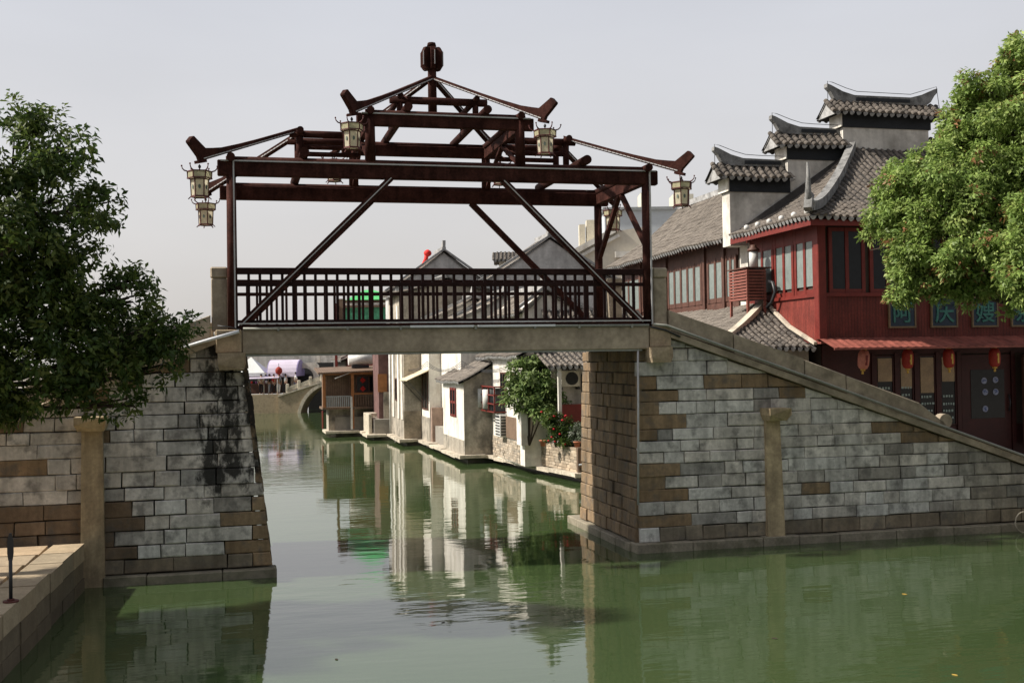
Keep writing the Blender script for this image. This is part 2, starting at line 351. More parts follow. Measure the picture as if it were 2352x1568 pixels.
bp = t.nodes.new('ShaderNodeBump'); bp.inputs['Strength'].default_value = .22; bp.inputs['Distance'].default_value = .06
t.links.new(mm.outputs[0], bp.inputs['Height']); t.links.new(bp.outputs[0], b.inputs['Normal'])
cm = t.nodes.new('ShaderNodeMix'); cm.data_type = 'RGBA'; cm.inputs['A'].default_value = (.034, .059, .022, 1); cm.inputs['B'].default_value = (.052, .080, .031, 1)
t.links.new(n3.outputs['Fac'], cm.inputs['Factor']); t.links.new(cm.outputs['Result'], b.inputs['Base Color'])
g = MB(); g.poly([(-3000, -600, -1.6), (3000, -600, -1.6), (3000, 4500, -1.6), (-3000, 4500, -1.6)]); struct(g, 'ground', M['earth'])
g = MB(); g.poly([(-90, -40, 0), (120, -40, 0), (120, 160, 0), (-90, 160, 0)]); struct(g, 'canal_water', wm, YA)
bank = [(19.0, -39), (19.0, -.2), (18.2, .35), (12.2, 4.2), (12.3, 14.25), (11.75, 14.3), (11.2, 17.95), (10.75, 22.9), (9.45, 22.95), (9.45, 33.75), (8.5, 33.85), (8.5, 38.6), (7.4, 38.7), (7.4, 42.5), (5.6, 42.6), (5.8, 45), (9, 48), (9, 72), (12, 159), (119, 159), (119, -39)]
g = MB(); uvslab(g, bank, -1.5, 1.12); struct(g, 'right_bank', M['street'], YA)
g = MB(); uvslab(g, [(-89, 4.4), (-1.2, 4.4), (-1.2, 60), (-5, 74), (-89, 74)], -1.5, 1.2); uvslab(g, [(-89, 76.2), (-6.5, 76.2), (-3.5, 79.0), (.5, 79), (.5, 159), (-89, 159)], -1.5, 1.55); struct(g, 'left_bank', M['street'], YA)
# the stone ledge along the houses on the right bank
led = [(12.9, 13.62), (11.32, 13.68), (10.12, 22.9), (10.1, 22.34), (8.97, 22.28), (8.97, 33.3), (8.02, 33.2), (8.02, 38.1), (6.92, 38.05), (6.92, 41.75), (4.98, 41.75), (5.0, 44.6)]
g = MB()
for i in range(len(led)-1):
    a = Vector((*led[i], 0)); c = Vector((*led[i+1], 0)); L_ = (c-a).length; d = (c-a)/L_; n_ = max(1, int(L_/1.1)); nn = Vector((d.y, -d.x, 0))*1
    nn = Vector((1, .25, 0)) if abs(d.y) > .5 else Vector((0, 1, 0))
    for k in range(n_):
        p = a+d*(L_*k/n_+.01); q = a+d*(L_*(k+1)/n_-.01); zz = rnd.uniform(.29, .36); j = rnd.uniform(-.03, .03)
        pts = [p+nn*j*0, q+nn*j*0, q+nn*.75, p+nn*.75]
        g.prism([(x.x, x.y, zz-.13) for x in pts], (0, 0, .13))
struct(g, 'quay_ledge', M['ledge'], YA)
# left quay platform with stone edge
g = MB(); uvslab(g, [(-2.86, -.75), (-3.35, -12), (-3.8, -23), (-40, -23), (-40, -.1), (-2.95, -.1)], -1.5, .80); struct(g, 'platform_base', M['granite'], YA)
g = MB()
for k in range(16):
    v1 = -.62-k*1.05; v0 = v1-1.03
    ue = lambda v: -2.82+(v+.75)*.045
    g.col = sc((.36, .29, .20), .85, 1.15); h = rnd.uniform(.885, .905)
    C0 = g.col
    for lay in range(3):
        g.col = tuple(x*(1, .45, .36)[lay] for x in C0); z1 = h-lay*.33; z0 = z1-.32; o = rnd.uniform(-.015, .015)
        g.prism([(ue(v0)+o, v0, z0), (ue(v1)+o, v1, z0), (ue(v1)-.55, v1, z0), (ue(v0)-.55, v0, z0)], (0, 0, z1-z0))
    for r in range(9):
        uu = -3.42-r*.95+(v0+.7)*.045; ww = .93; off = (r % 2)*.4
        g.col = sc((.40, .31, .21), .8, 1.15)
        if v1-off < -.1: g.prism([(uu, v0-off, .79), (uu, v1-off, .79), (uu-ww, v1-off, .79), (uu-ww, v0-off, .79)], (0, 0, rnd.uniform(.085, .1)))
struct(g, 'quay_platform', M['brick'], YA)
# ------------------------------------------------------------------ block walls
def clip(poly, a, b, c):
    # keep a*x+b*y<=c
    out = []
    for i in range(len(poly)):
        p, q = poly[i], poly[(i+1) % len(poly)]
        dp = a*p[0]+b*p[1]-c; dq = a*q[0]+b*q[1]-c
        if dp <= 0: out.append(p)
        if (dp < 0 < dq) or (dq < 0 < dp):
            tt = dp/(dp-dq); out.append((p[0]+(q[0]-p[0])*tt, p[1]+(q[1]-p[1])*tt))
    return out
def area(p): return .5*sum(p[i][0]*p[(i+1) % len(p)][1]-p[(i+1) % len(p)][0]*p[i][1] for i in range(len(p)))
def block(mb, P, poly, gap, bev, d0, d1):
    c = (sum(p[0] for p in poly)/len(poly), sum(p[1] for p in poly)/len(poly))
    def ins(k):
        out = []
        for p in poly:
            dx, dy = p[0]-c[0], p[1]-c[1]; 
            out.append((p[0]-math.copysign(min(k, abs(dx)*.8), dx), p[1]-math.copysign(min(k, abs(dy)*.8), dy)))
        return out
    a = ins(gap); b_ = ins(gap+bev); n = len(poly)
    i = mb.add([P(x, z, d0) for x, z in a]); mb.add([P(x, z, d1-bev*.8) for x, z in a]); mb.add([P(x, z, d1) for x, z in b_])
    for k in range(n):
        k2 = (k+1) % n
        mb.face([i+k, i+k2, i+n+k2, i+n+k]); mb.face([i+n+k, i+n+k2, i+2*n+k2, i+2*n+k])
    mb.face([i+2*n+k for k in range(n)])
def wall(mb, P, a0, a1, zs, cuts, colf, wr=(.34, 1.15), gap=.007, bev=.014, d0=-.1, jit=.02, ends=None):
    for j in range(len(zs)-1):
        z0, z1 = zs[j], zs[j+1]; a = a0-rnd.uniform(0, .5)
        bounds = []
        if ends: 
            e = ends(j); bounds = e
        edges = [a0]
        x = a0+(bounds[0] if bounds and bounds[0] else rnd.uniform(*wr))
        stop = a1-(bounds[1] if bounds and bounds[1] else 0)
        while x < stop-.25: edges.append(x); x += rnd.uniform(*wr)
        if bounds and bounds[1]: edges.append(stop)
        edges.append(a1)
        for k in range(len(edges)-1):
            q = rnd.uniform(-.012, .012)
            poly = [(edges[k], z0), (edges[k+1], z0), (edges[k+1], z1), (edges[k], z1)]
            for cc in cuts: 
                if poly: poly = clip(poly, *cc)
            if len(poly) < 3 or abs(area(poly)) < .006: continue
            poly = [(p[0]+rnd.uniform(-.009, .009), p[1]+rnd.uniform(-.008, .008)) for p in poly]
            first = k == 0; last = k == len(edges)-2
            mb.col = colf(edges[k], edges[k+1], z0, j, first, last)
            block(mb, P, poly, gap*rnd.uniform(.4, 1.9), bev*rnd.uniform(.6, 1.8), d0, rnd.uniform(-jit, jit))
def courses(z0, z1, h=.285):
    n = round((z1-z0)/h); r = [rnd.uniform(.86, 1.14) for _ in range(n)]; s_ = sum(r); out = [z0]
    for x in r: out.append(out[-1]+(z1-z0)*x/s_)
    return out
LIME = lambda: sc((.66, .63, .585), .48 if rnd.random() < .26 else .84, 1.1)
BROWN = lambda: sc((.27, .19, .115), .75, 1.15)
# ------------------------------------------------------------------ stone bridge
br = thing('stone_bridge', 'stone footbridge with grey block abutments and a flat granite deck beam over green canal', 'bridge')
BA = 0.0
def lin(x, x0, x1, y0, y1): return y0+(y1-y0)*(x-x0)/(x1-x0)
# right abutment: front face
mbR = MB(); zs = courses(.2, 4.72)
PR = lambda a, z, d: (a, .02-.02*(4.9-z)-d, z)
def colR(a0, a1, z, j, first, last):
    if first: return BROWN() if rnd.random() < .8 else LIME()
    if z < .45: return sc((.30, .25, .185), .75, 1.1)
    if a0 > 16.2+rnd.uniform(-.8, 1.2): return sc((.40, .37, .32), .6, 1.05)
    if rnd.random() < .015 or (z > 4.2-.35*(a0-9.2) and rnd.random() < .4): return BROWN()
    return LIME()
top = (.35, 1, 4.80+.35*9.1)
wall(mbR, PR, 8.64, 19.0, zs, [top], colR, ends=lambda j: (((.55, 1.05)[j % 2]*rnd.uniform(.8, 1.25)), None))
mbR.col = (.03, .028, .025); mbR.prism([(8.72, .14, -1.2), (19.0, .14, -1.2), (19.0, .14, 1.2), (8.72, .14, 4.78)], (0, 3.7, 0))
# side face toward the opening
PS = lambda a, z, d: (8.70-.03*(4.5-z)-d, a, z)
def colS(a0, a1, z, j, f, l): return sc((.26, .185, .115), .75, 1.1)
wall(mbR, PS, .0, 4.15, courses(.2, 4.44), [], colS, wr=(.32, .75))
part(mbR, 'right_abutment', M['stone'], br, 'brown-cornered abutment of the longer, sunlit-edged side')
# left abutment
mbL = MB()
PL = lambda a, z, d: (a, .06-.075*(4.6-z)-d, z)
edge = (1, .108, .27+.108*4.4)        # u <= .27+.108*(4.4-z)
def colL(a0, a1, z, j, f, l):
    if l and z < 1.6: return BROWN()
    if l and z > 4.0: return BROWN()
    if z < .4: return sc((.26, .215, .16), .8, 1.1)
    if a0 < -2.6 and z < 1.5: return sc((.23, .165, .11), .7, 1.1)
    if rnd.random() < .015 or (z > 4.3+.39*(a1+.3) and rnd.random() < .5): return BROWN()
    return LIME()
wall(mbL, PL, -12.5, .84, courses(.2, 4.72), [edge, (-.39, 1, 4.75+.39*.3)], colL, ends=lambda j: (None, (.45, 1.0)[j % 2]*rnd.uniform(.9, 1.2)))
mbL.col = (.03, .028, .025); mbL.prism([(.10, .22, 4.7), (.62, -.02, -1.2), (-12.4, -.02, -1.2), (-12.4, .22, .2)], (0, 3.6, 0))
PSl = lambda a, z, d: (.27+.108*(4.4-z)+d, a, z)
wall(mbL, PSl, -.1, 4.1, courses(.2, 4.44), [], colS, wr=(.32, .75))
part(mbL, 'left_abutment', M['stone_l'], br, 'abutment with black mould streak beside the opening')
# base ledges at the water
g = MB(); x = 8.5
while x < 19: 
    l = rnd.uniform(.8, 1.7); g.bbox(x, min(x+l-.012, 19.1), -.26+rnd.uniform(-.02, .02), .2, -.4, .19+rnd.uniform(-.015, .015), .02); x += l
y = .15
while y < 4.2: l = rnd.uniform(.7, 1.2); g.bbox(8.44+rnd.uniform(-.02, .02), 8.8, y, y+l-.01, -.4, .18, .02); y += l
part(g, 'base_ledge', M['base'], br)
g = MB(); x = -2.5
while x < .75: l = rnd.uniform(.7, 1.5); g.bbox(x, min(x+l-.012, .80), -.46+rnd.uniform(-.02, .02), 0, -.4, .18+rnd.uniform(-.015, .015), .02); x += l
part(g, 'base_ledge', M['base'], br)
# deck
g = MB(); g.bbox(.18, 8.92, -.14, .42, 4.46, 4.965, .02); g.bbox(.22, 8.9, 3.0, 3.6, 4.46, 4.965, .02); part(g, 'deck_beam', M['granite'], br)
g = MB(); g.box(.0, 9.0, .43, 2.99, 4.62, 4.93); part(g, 'deck_slab', M['granite'], br)
g = MB(); g.bar((.25, -.10, 4.44), (8.75, -.10, 4.44), .05, .035); part(g, 'edge_trim', M['pipe'], br)
for nm, x0, x1 in (('l', -.34, .17), ('r', 8.93, 9.42)):
    g = MB(); g.bbox(x0, x1, -.18, .5, 4.5, 4.97, .02); part(g, 'bearing_block', M['granite_l'], br)
for x0, x1 in ((-.30, .24), (8.86, 9.34)):
    g = MB(); g.prism([(x0+.03, -.42, 4.16), (x1-.03, -.42, 4.16), (x1, -.46, 4.28), (x1, -.44, 4.50), (x0, -.44, 4.50), (x0, -.46, 4.28)], (0, .7, 0)); part(g, 'corbel_stone', M['granite_l'], br)
for x0, x1, z0, z1, y0, c0, c1, e in ((-2.92, -2.47, -.3, 3.03, -.30, -2.98, -2.40, .30), (11.65, 12.06, .1, 2.82, -.18, 11.60, 12.12, .12)):
    g = MB(); g.prism([(x0, y0-e*.4, z0), (x1, y0-e*.4, z0), (x1-.03, y0+.06, z1), (x0+.03, y0+.06, z1)], (0, .5, 0)); part(g, 'pilaster', M['tan'], br)
    g = MB(); g.prism([(c0+.05, y0-.20, z1-.01), (c1-.05, y0-.20, z1-.01), (c1, y0-.34, z1+.12), (c1, y0-.34, z1+.27), (c0, y0-.34, z1+.27), (c0, y0-.34, z1+.12)], (0, .7, 0)); part(g, 'bracket_stone', M['tan'], br)
# newel posts
for x0, y0, h in ((-.42, .12, 6.26), (9.10, .02, 6.27), (9.12, 3.1, 6.27), (-.42, 3.1, 6.26)):
    g = MB(); g.bbox(x0, x0+.31, y0, y0+.31, 4.95, h-.24, .015); g.bbox(x0-.015, x0+.325, y0-.015, y0+.325, h-.23, h, .03); part(g, 'newel_post', M['granite'], br)
# stair parapets: slabs that step down with the stairs
def parapet(sgn, u_start, z_start, slope, lens, v0):
    u = u_start
    for k, l in enumerate(lens):
        u1 = u+sgn*(l-.012); za = z_start-slope*abs(u-u_start); zb = z_start-slope*abs(u1-u_start); h = .42+rnd.uniform(-.012, .012)
        if k == len(lens)-1: prof = [(u, za), (u+sgn*l*.45, za-slope*l*.45), (u1-sgn*.5, zb+slope*.5), (u1-sgn*.5, zb+slope*.5+.34), (u1-sgn*.8, zb+slope*.8+.40), (u, za+h)]; prof = [(u, za), (u1, zb), (u1, zb+.12), (u1-sgn*.25, zb+.3), (u1-sgn*.7, zb+slope*.7+.41), (u, za+h)]
        else: prof = [(u, za), (u1, zb), (u1, zb+h), (u, za+h)]
        g = MB(); c = (sum(p[0] for p in prof)/len(prof), sum(p[1] for p in prof)/len(prof))
        block(g, lambda a, z, d: (a, v0-d, z), prof, .004, .022, -.24, 0)
        g.poly([(p[0], v0+.235, p[1]) for p in prof])
        part(g, 'parapet_slab', M['granite'], br); u += sgn*l
    return u
for v0 in (-.06, 3.25):
    ue = parapet(1, 9.42, 4.90, .352, (1.55, 1.75, 1.05, 2.6), v0)
    g = MB(); g.cyl((ue-.02, v0+.0, 2.66), (ue-.02, v0+.24, 2.66), .17, n=16); part(g, 'scroll_stone', M['granite'], br)
    parapet(-1, -.44, 4.84, .39, (1.5, 1.8, 1.9, 2.0), v0)
for v0, in ((-.16,), (3.38,)):
    g = MB(); g.prism([(9.0, v0, 4.86), (19.0, v0, 1.36), (19.0, v0, 1.52), (9.0, v0, 5.0)], (0, .34, 0)); part(g, 'string_course', M['granite'], br)
    g = MB(); g.prism([(-.3, v0, 4.70), (-9.5, v0, 1.11), (-9.5, v0, 1.25), (-.3, v0, 4.85)], (0, .34, 0)); part(g, 'string_course', M['granite_l'], br)
for sgn, u0_, n_, sl_ in ((1, 9.2, 24, .352), (-1, -.2, 22, .39)):
    g = MB()
    for k in range(n_): 
        ua = u0_+sgn*k*.4; ub = ua+sgn*.4; g.box(min(ua, ub), max(ua, ub), .19, 3.24, .5, 4.93-sl_*.4*(k+1)+.02)
    part(g, 'stair_flight', M['granite_l'], br)
# conduits on the bridge
g = MB(); g.tube([(.2, -.17, 4.985), (4.3, -.17, 4.99), (8.9, -.17, 4.985)], .028)
for x in (.9, 2.3, 3.4, 5.0, 6.3, 7.3, 8.5): g.box(x-.02, x+.02, -.205, -.13, 4.93, 5.015)
part(g, 'deck_conduit', M['pipe'], br)
g = MB(); g.bar((3.6, -.195, 5.0), (4.95, -.195, 5.0), .035, .045); g.bar((5.05, -.195, 5.0), (6.75, -.195, 5.0), .035, .045); part(g, 'white_light_tube', M['whitepipe'], br)
g = MB(); g.tube([(9.0, -.22, 5.0), (9.3, -.22, 4.97), (18.8, -.22, 1.62)], .03); part(g, 'stair_conduit', M['pipe'], br)
g = MB(); g.tube([(8.93, -.2, 4.95), (9.28, -.2, 4.87), (9.62, -.2, 4.72)], .022); part(g, 'cable', M['iron'], br)
g = MB(); g.tube([(8.66, -.1, 4.5), (8.63, -.13, 3.0), (8.58, -.16, 1.05)], .025); part(g, 'drop_conduit', M['led'], br)
g = MB(); g.tube([(-1.0, -.2, 4.62), (.12, -.26, 4.93)], .035); part(g, 'white_light_tube', M['whitepipe'], br)
g = MB(); g.tube([(-.3, -.2, 5.05), (-.05, -.22, 5.02), (.15, -.22, 4.97), (-1.2, -.22, 4.6)], .012, 6); part(g, 'cable', M['iron'], br)
# ------------------------------------------------------------------ timber pavilion frame
WD, DP, ZT = 8.95, 3.44, 8.45
pv = thing('timber_pavilion', 'dark red timber pavilion frame without roof tiles standing over the stone bridge', 'pavilion')
T = M['timber']
for x in (0, WD):
    for y in (0, DP):
        g = MB(); g.cyl((x, y, 4.96), (x, y, 8.12), .105, .095, 16); part(g, 'post', T, pv)
for y in (0, DP):
    g = MB(); g.bbox(-.27, WD+.26, y-.09, y+.09, 8.10, 8.42, .02); g.cyl((-.1, y, 8.43), (WD+.1, y, 8.43), .075, n=12); part(g, 'main_beam', T, pv)
for x in (0, WD):
    g = MB(); g.bbox(x-.07, x+.07, .09, DP-.09, 8.12, 8.38, .015); g.cyl((x, -.25, 8.46), (x, DP+.25, 8.46), .085, n=12); part(g, 'side_beam', T, pv)
for x in (2.84, 6.08):
    for y in (0, DP):
        g = MB(); g.cyl((x, y, 8.46), (x, y, 9.56), .115, .10, 16); part(g, 'upper_post', T, pv)
for y in (0, DP):
    g = MB(); g.bbox(2.56, 6.38, y-.08, y+.08, 9.22, 9.48, .015); g.cyl((2.75, y, 9.5), (6.2, y, 9.5), .06, n=12); part(g, 'upper_beam', T, pv)
for x in (2.84, 6.08):
    g = MB(); g.bbox(x-.06, x+.06, .08, DP-.08, 9.20, 9.42, .015); g.cyl((x, -.2, 9.52), (x, DP+.2, 9.52), .08, n=12); part(g, 'upper_side_beam', T, pv)
for x in (1.46, 7.50):            # lower transverse logs with short posts and purlins
    g = MB(); g.cyl((x, -.32, 8.58), (x, DP+.32, 8.58), .10, n=14); part(g, 'cross_log', T, pv)
    s_ = 1 if x < 4 else -1
    for y in (1.30, 2.14):
        g = MB(); g.cyl((x, y, 8.66), (x, y, 9.22), .075, n=12); part(g, 'short_post', T, pv)
        g = MB(); g.cyl((x-s_*.22, y, 9.26), (2.84 if s_ > 0 else 6.08, y, 9.26), .08, n=12); part(g, 'purlin', T, pv)
        g = MB(); g.cyl((x, y, 8.98), (2.84 if s_ > 0 else 6.08, y, 8.98), .055, n=12); part(g, 'tie_beam', T, pv)
    g = MB(); g.cyl((x, 1.0, 9.30), (x, 2.45, 9.30), .075, n=12); part(g, 'purlin', T, pv)
for x in (3.62, 5.32):            # upper transverse logs
    g = MB(); g.cyl((x, -.28, 9.60), (x, DP+.28, 9.60), .09, n=14); part(g, 'cross_log', T, pv)
    for y in (1.0, 2.44):
        g = MB(); g.cyl((x, y, 9.66), (x, y, 10.0), .07, n=12); part(g, 'short_post', T, pv)
for y in (1.0, 2.44):
    g = MB(); g.cyl((3.40, y, 10.02), (5.58, y, 10.02), .085, n=14); part(g, 'purlin', T, pv)
for x in (3.62, 5.32):
    g = MB(); g.cyl((x, .8, 10.08), (x, 2.64, 10.08), .065, n=12); part(g, 'purlin', T, pv)
g = MB(); g.cyl((3.5, 1.72, 9.78), (5.45, 1.72, 9.78), .07, n=12); part(g, 'tie_beam', T, pv)
# hip rafters with upturned horns
def hip(tip, topp, horn=True):
    a = Vector(tip); b_ = Vector(topp); d = Vector((b_.x-a.x, b_.y-a.y, 0)); Ln = d.length; e = d/Ln; sl_ = (b_.z-a.z)/Ln; sd = Vector((-e.y, e.x, 0))
    k = 1.41
    prof = [(0, 0), (Ln, b_.z-a.z), (Ln, b_.z-a.z+.10), (1.62*k, 1.62*k*sl_+.10), (1.15*k, 1.15*k*sl_+.105), (.78*k, .78*k*sl_+.12), (.40*k, .40*k*sl_+.15), (.20*k, .20*k*sl_+.20), (.08*k, .08*k*sl_+.235),
            (-.10*k, .44), (-.125*k, .465), (-.15*k, .462), (-.215*k, .36), (-.21*k, .33), (-.03*k, .09)]
    prof = [p for p in prof if p[0] <= Ln+.001]
    g = MB(); g.prism([a+e*x+Vector((0, 0, z))-sd*.055 for x, z in prof], sd*.11)
    g.bar(a-e*.08+Vector((0, 0, -.03)), a+e*.14+Vector((0, 0, .03)), .12, .06)
    o = part(g, 'hip_rafter', T, pv)
    # light tubes along both flanks
    for s_ in (-1, 1):
        l = MB(); p0 = a+sd*s_*.062+e*.06+Vector((0, 0, .06)); p1 = b_+sd*s_*.062+Vector((0, 0, .03))
        n_ = 30
        for q in range(n_):
            f0, f1 = q/n_, (q+.86)/n_; l.bar(p0.lerp(p1, f0), p0.lerp(p1, f1), .014, .02)
        part(l, 'light_tube', M['led'], o)
    return o
for sx in (0, 1):
    for sy in (0, 1):
        fx = lambda x: x if sx == 0 else WD-x
        fy = lambda y: y if sy == 0 else DP-y
        hip((fx(-.60), fy(-.60), 8.28), (fx(1.44), fy(1.42), 9.33))
        hip((fx(2.42), fy(-.42), 9.36), (fx(4.44), fy(1.69), 10.66))
# finial
g = MB(); g.cyl((4.475, 1.72, 9.74), (4.475, 1.72, 11.46), .105, .095, 8); g.cyl((4.475, 1.72, 11.44), (4.475, 1.72, 11.52), .11, .09, 8); fo = part(g, 'finial_post', T, pv)
for k in range(6):
    an = k*math.pi/3+.5; e = Vector((math.cos(an), math.sin(an), 0)); sd = Vector((-e.y, e.x, 0)); c = Vector((4.475, 1.72, 0))
    prof = [(.08, 10.90), (.20, 10.90), (.255, 10.98), (.255, 11.30), (.20, 11.40), (.08, 11.40)]
    g = MB(); g.prism([c+e*x+Vector((0, 0, z))-sd*.05 for x, z in prof], sd*.10); part(g, 'fin', T, fo)
    g = MB(); g.bar(c+e*.262+Vector((0, 0, 10.98))+sd*.03, c+e*.262+Vector((0, 0, 11.30))+sd*.03, .016, .016); part(g, 'light_tube', M['led'], fo)
# braces
def brace(p, q, w_=.13, h_=.13, nm='brace', led_side=None):
    g = MB(); g.bar(p, q, w_, h_, up=(0, 1, 0)); o = part(g, nm, T, pv)
    if led_side:
        l = MB(); d = Vector((0, led_side, 0)); l.bar(Vector(p)+d, Vector(q)+d, .02, .03, up=(0, 1, 0)); part(l, 'light_tube', M['led'], o)
brace((.16, -.02, 5.06), (3.26, -.02, 8.12), led_side=-.085); brace((WD-.16, -.02, 5.06), (WD-3.26, -.02, 8.12), led_side=-.085)
brace((.16, DP, 5.06), (3.26, DP, 8.12)); brace((WD-.16, DP, 5.06), (WD-3.26, DP, 8.12))
for x in (0, WD):
    brace((x, DP/2-.06, 8.14), (x, .08, 6.78), .10, .10, 'knee_brace'); brace((x, DP/2+.06, 8.14), (x, DP-.08, 6.78), .10, .10, 'knee_brace')
for x in (2.84, 6.08): brace((x, DP/2+.04, 9.2), (x, DP-.1, 8.5), .08, .08, 'knee_brace'); brace((x, DP/2-.04, 9.2), (x, .1, 8.5), .08, .08, 'knee_brace')
for p, q in (((0.05, -.125, 5.0), (0.05, -.125, 8.44)), ((WD+.05, -.125, 5.0), (WD+.05, -.125, 8.44))):
    g = MB(); g.bar(p, q, .03, .03); part(g, 'light_tube', M['led'], pv)
for p, q in (((-.2, -.105, 8.40), (WD+.2, -.105, 8.40)), ((2.66, -.095, 9.47), (6.3, -.095, 9.47)), ((.1, -.14, 5.09), (WD, -.14, 5.09))):
    g = MB(); g.bar(p, q, .028, .028); part(g, 'light_tube', M['led'], pv)
g = MB(); g.bbox(.12, WD-.12, -.10, .10, 4.97, 5.075, .012); g.bbox(.12, WD-.12, DP-.10, DP+.10, 4.97, 5.075, .012); part(g, 'sill_beam', T, pv)
# railings
def railing(v, label):
    r = thing('wooden_railing', label, 'railing', (0, v, 0), group='railings of the bridge pavilion')
    TD = M['timber_dark']
    for nm, z0, z1, d in (('top_rail', 6.10, 6.235, .055), ('middle_rail', 5.855, 5.935, .035), ('bottom_rail', 5.10, 5.165, .04)):
        g = MB(); g.bbox(.09, WD-.09, -d, d, z0, z1, .01); part(g, nm, TD, r)
    g = MB(); g.box(-.028, .028, -.028, .028, 5.165, 6.10); o = part(g, 'baluster', TD, r); n_ = 38
    o.location.x = .1+(WD-.2)/(n_+1)
    for k in range(1, n_):
        c = o.copy(); COL.objects.link(c); c.parent = r; c.location.x = .1+(WD-.2)*(k+1)/(n_+1); c.location.y = rnd.uniform(-.004, .004)
    return r
railing(.03, 'dark timber balustrade along the near edge of the bridge deck')
railing(DP-.03, 'dark timber balustrade along the far edge of the bridge deck')
# hexagonal palace lanterns
def lantern_proto():
    t_ = thing('palace_lantern', 'x', 'lantern', (0, 0, 0), group='palace lanterns under the pavilion eaves')
    def ringpts(r, z, ph=0): return [Vector((r*math.cos(math.pi/3*k+ph), r*math.sin(math.pi/3*k+ph), z)) for k in range(6)]
    g = MB()
    for r, z0, z1 in ((.225, -.27, -.15),):
        a, b_ = ringpts(r, z0), ringpts(r+.008, z1)
        for k in range(6): g.poly([a[k], a[(k+1) % 6], b_[(k+1) % 6], b_[k]])
    part(g, 'crown_panels', M['green'], t_)
    g = MB(); a, b_ = ringpts(.16, -.63), ringpts(.172, -.30)
    for k in range(6): g.poly([a[k], a[(k+1) % 6], b_[(k+1) % 6], b_[k]])
    g.poly(ringpts(.16, -.632)[::-1]); body = part(g, 'body_panels', M['cream'], t_)
    g = MB()
    for k in range(6):
        an = math.pi/3*(k+.5); e = Vector((math.cos(an), math.sin(an), 0)); sd = Vector((-e.y, e.x, 0)); c = e*.150+Vector((0, 0, -.455))
        g = MB(); g.prism([c+sd*.026*math.cos(q*math.pi/4)+Vector((0, 0, .045*math.sin(q*math.pi/4))) for q in range(8)], e*.006); part(g, 'motif', M['motif'], body)
    g = MB()
    for r, z, th in ((.237, -.145, .02), (.236, -.28, .022), (.18, -.30, .02), (.168, -.64, .03)):
        p = ringpts(r, z)
        for k in range(6): g.bar(p[k], p[(k+1) % 6], .022, th)
    for r0, z0, r1, z1 in ((.228, -.28, .236, -.145), (.163, -.64, .176, -.30)):
        a, b_ = ringpts(r0, z0), ringpts(r1, z1)
        for k in range(6): g.bar(a[k], b_[k], .02, .02, up=a[k])
    a = ringpts(.17, -.65)
    for k in range(6): g.bar(a[k]*.98, a[k]*1.28+Vector((0, 0, -.42+.65*.28+.02-.0)) if False else Vector((a[k].x*1.3, a[k].y*1.3, -.69)), .018, .018)
    for k in range(6): g.bar(Vector((0, 0, -.14)), ringpts(.23, -.145)[k], .014, .014)
    part(g, 'frame', M['lframe'], t_)
    g = MB()
    for p in ringpts(.24, -.15):
        e = Vector((p.x, p.y, 0)).normalized(); q = Vector((p.x, p.y, -.14))
        g.tube([q, q+e*.05+Vector((0, 0, .015)), q+e*.085+Vector((0, 0, .05)), q+e*.10+Vector((0, 0, .095))], [.014, .013, .011, .009], 6)
        g.lathe([(.004, -.02), (.017, -.008), (.017, .008), (.004, .02)], q+e*.10+Vector((0, 0, .105)), 6); part(g, 'crown_finial', M['lframe'], t_); g = MB()
    g = MB(); g.cyl((0, 0, -.62), (0, 0, -.06), .012, n=6); g.lathe([(.006, -.09), (.028, -.06), (.028, -.03), (.006, 0)], (0, 0, 0), 8); part(g, 'hanger', M['iron'], t_)
    return t_
lp = lantern_proto()
spots = [((-.60, -.60, 8.22), 'cream hexagonal lantern under the near left lower eave horn of the pavilion'),
         ((WD+.60, -.60, 8.22), 'cream hexagonal lantern under the near right lower eave horn of the pavilion'),
         ((-.60, DP+.60, 8.22), 'lower of the two hexagonal lanterns in line at the pavilion left end, far corner'),
         ((WD+.60, DP+.60, 8.22), 'hexagonal lantern seen between the right end posts, at the far right corner'),
         ((2.42, -.42, 9.30), 'hexagonal lantern under the near left horn of the upper tier, beside its post'),
         ((WD-2.42, -.42, 9.30), 'hexagonal lantern under the near right horn of the upper tier'),
         ((2.42, DP+.42, 9.30), 'hexagonal lantern glimpsed between the beams at the upper tier far left corner'),
         ((WD-2.42, DP+.42, 9.30), 'hexagonal lantern glimpsed between the beams at the upper tier far right corner')]
for k, (p, lb) in enumerate(spots):
    if k == 0: lp.location = W(*p); lp['label'] = lb
    else: copy_thing(lp, p, lb, rot=YA+rnd.uniform(-.5, .5))
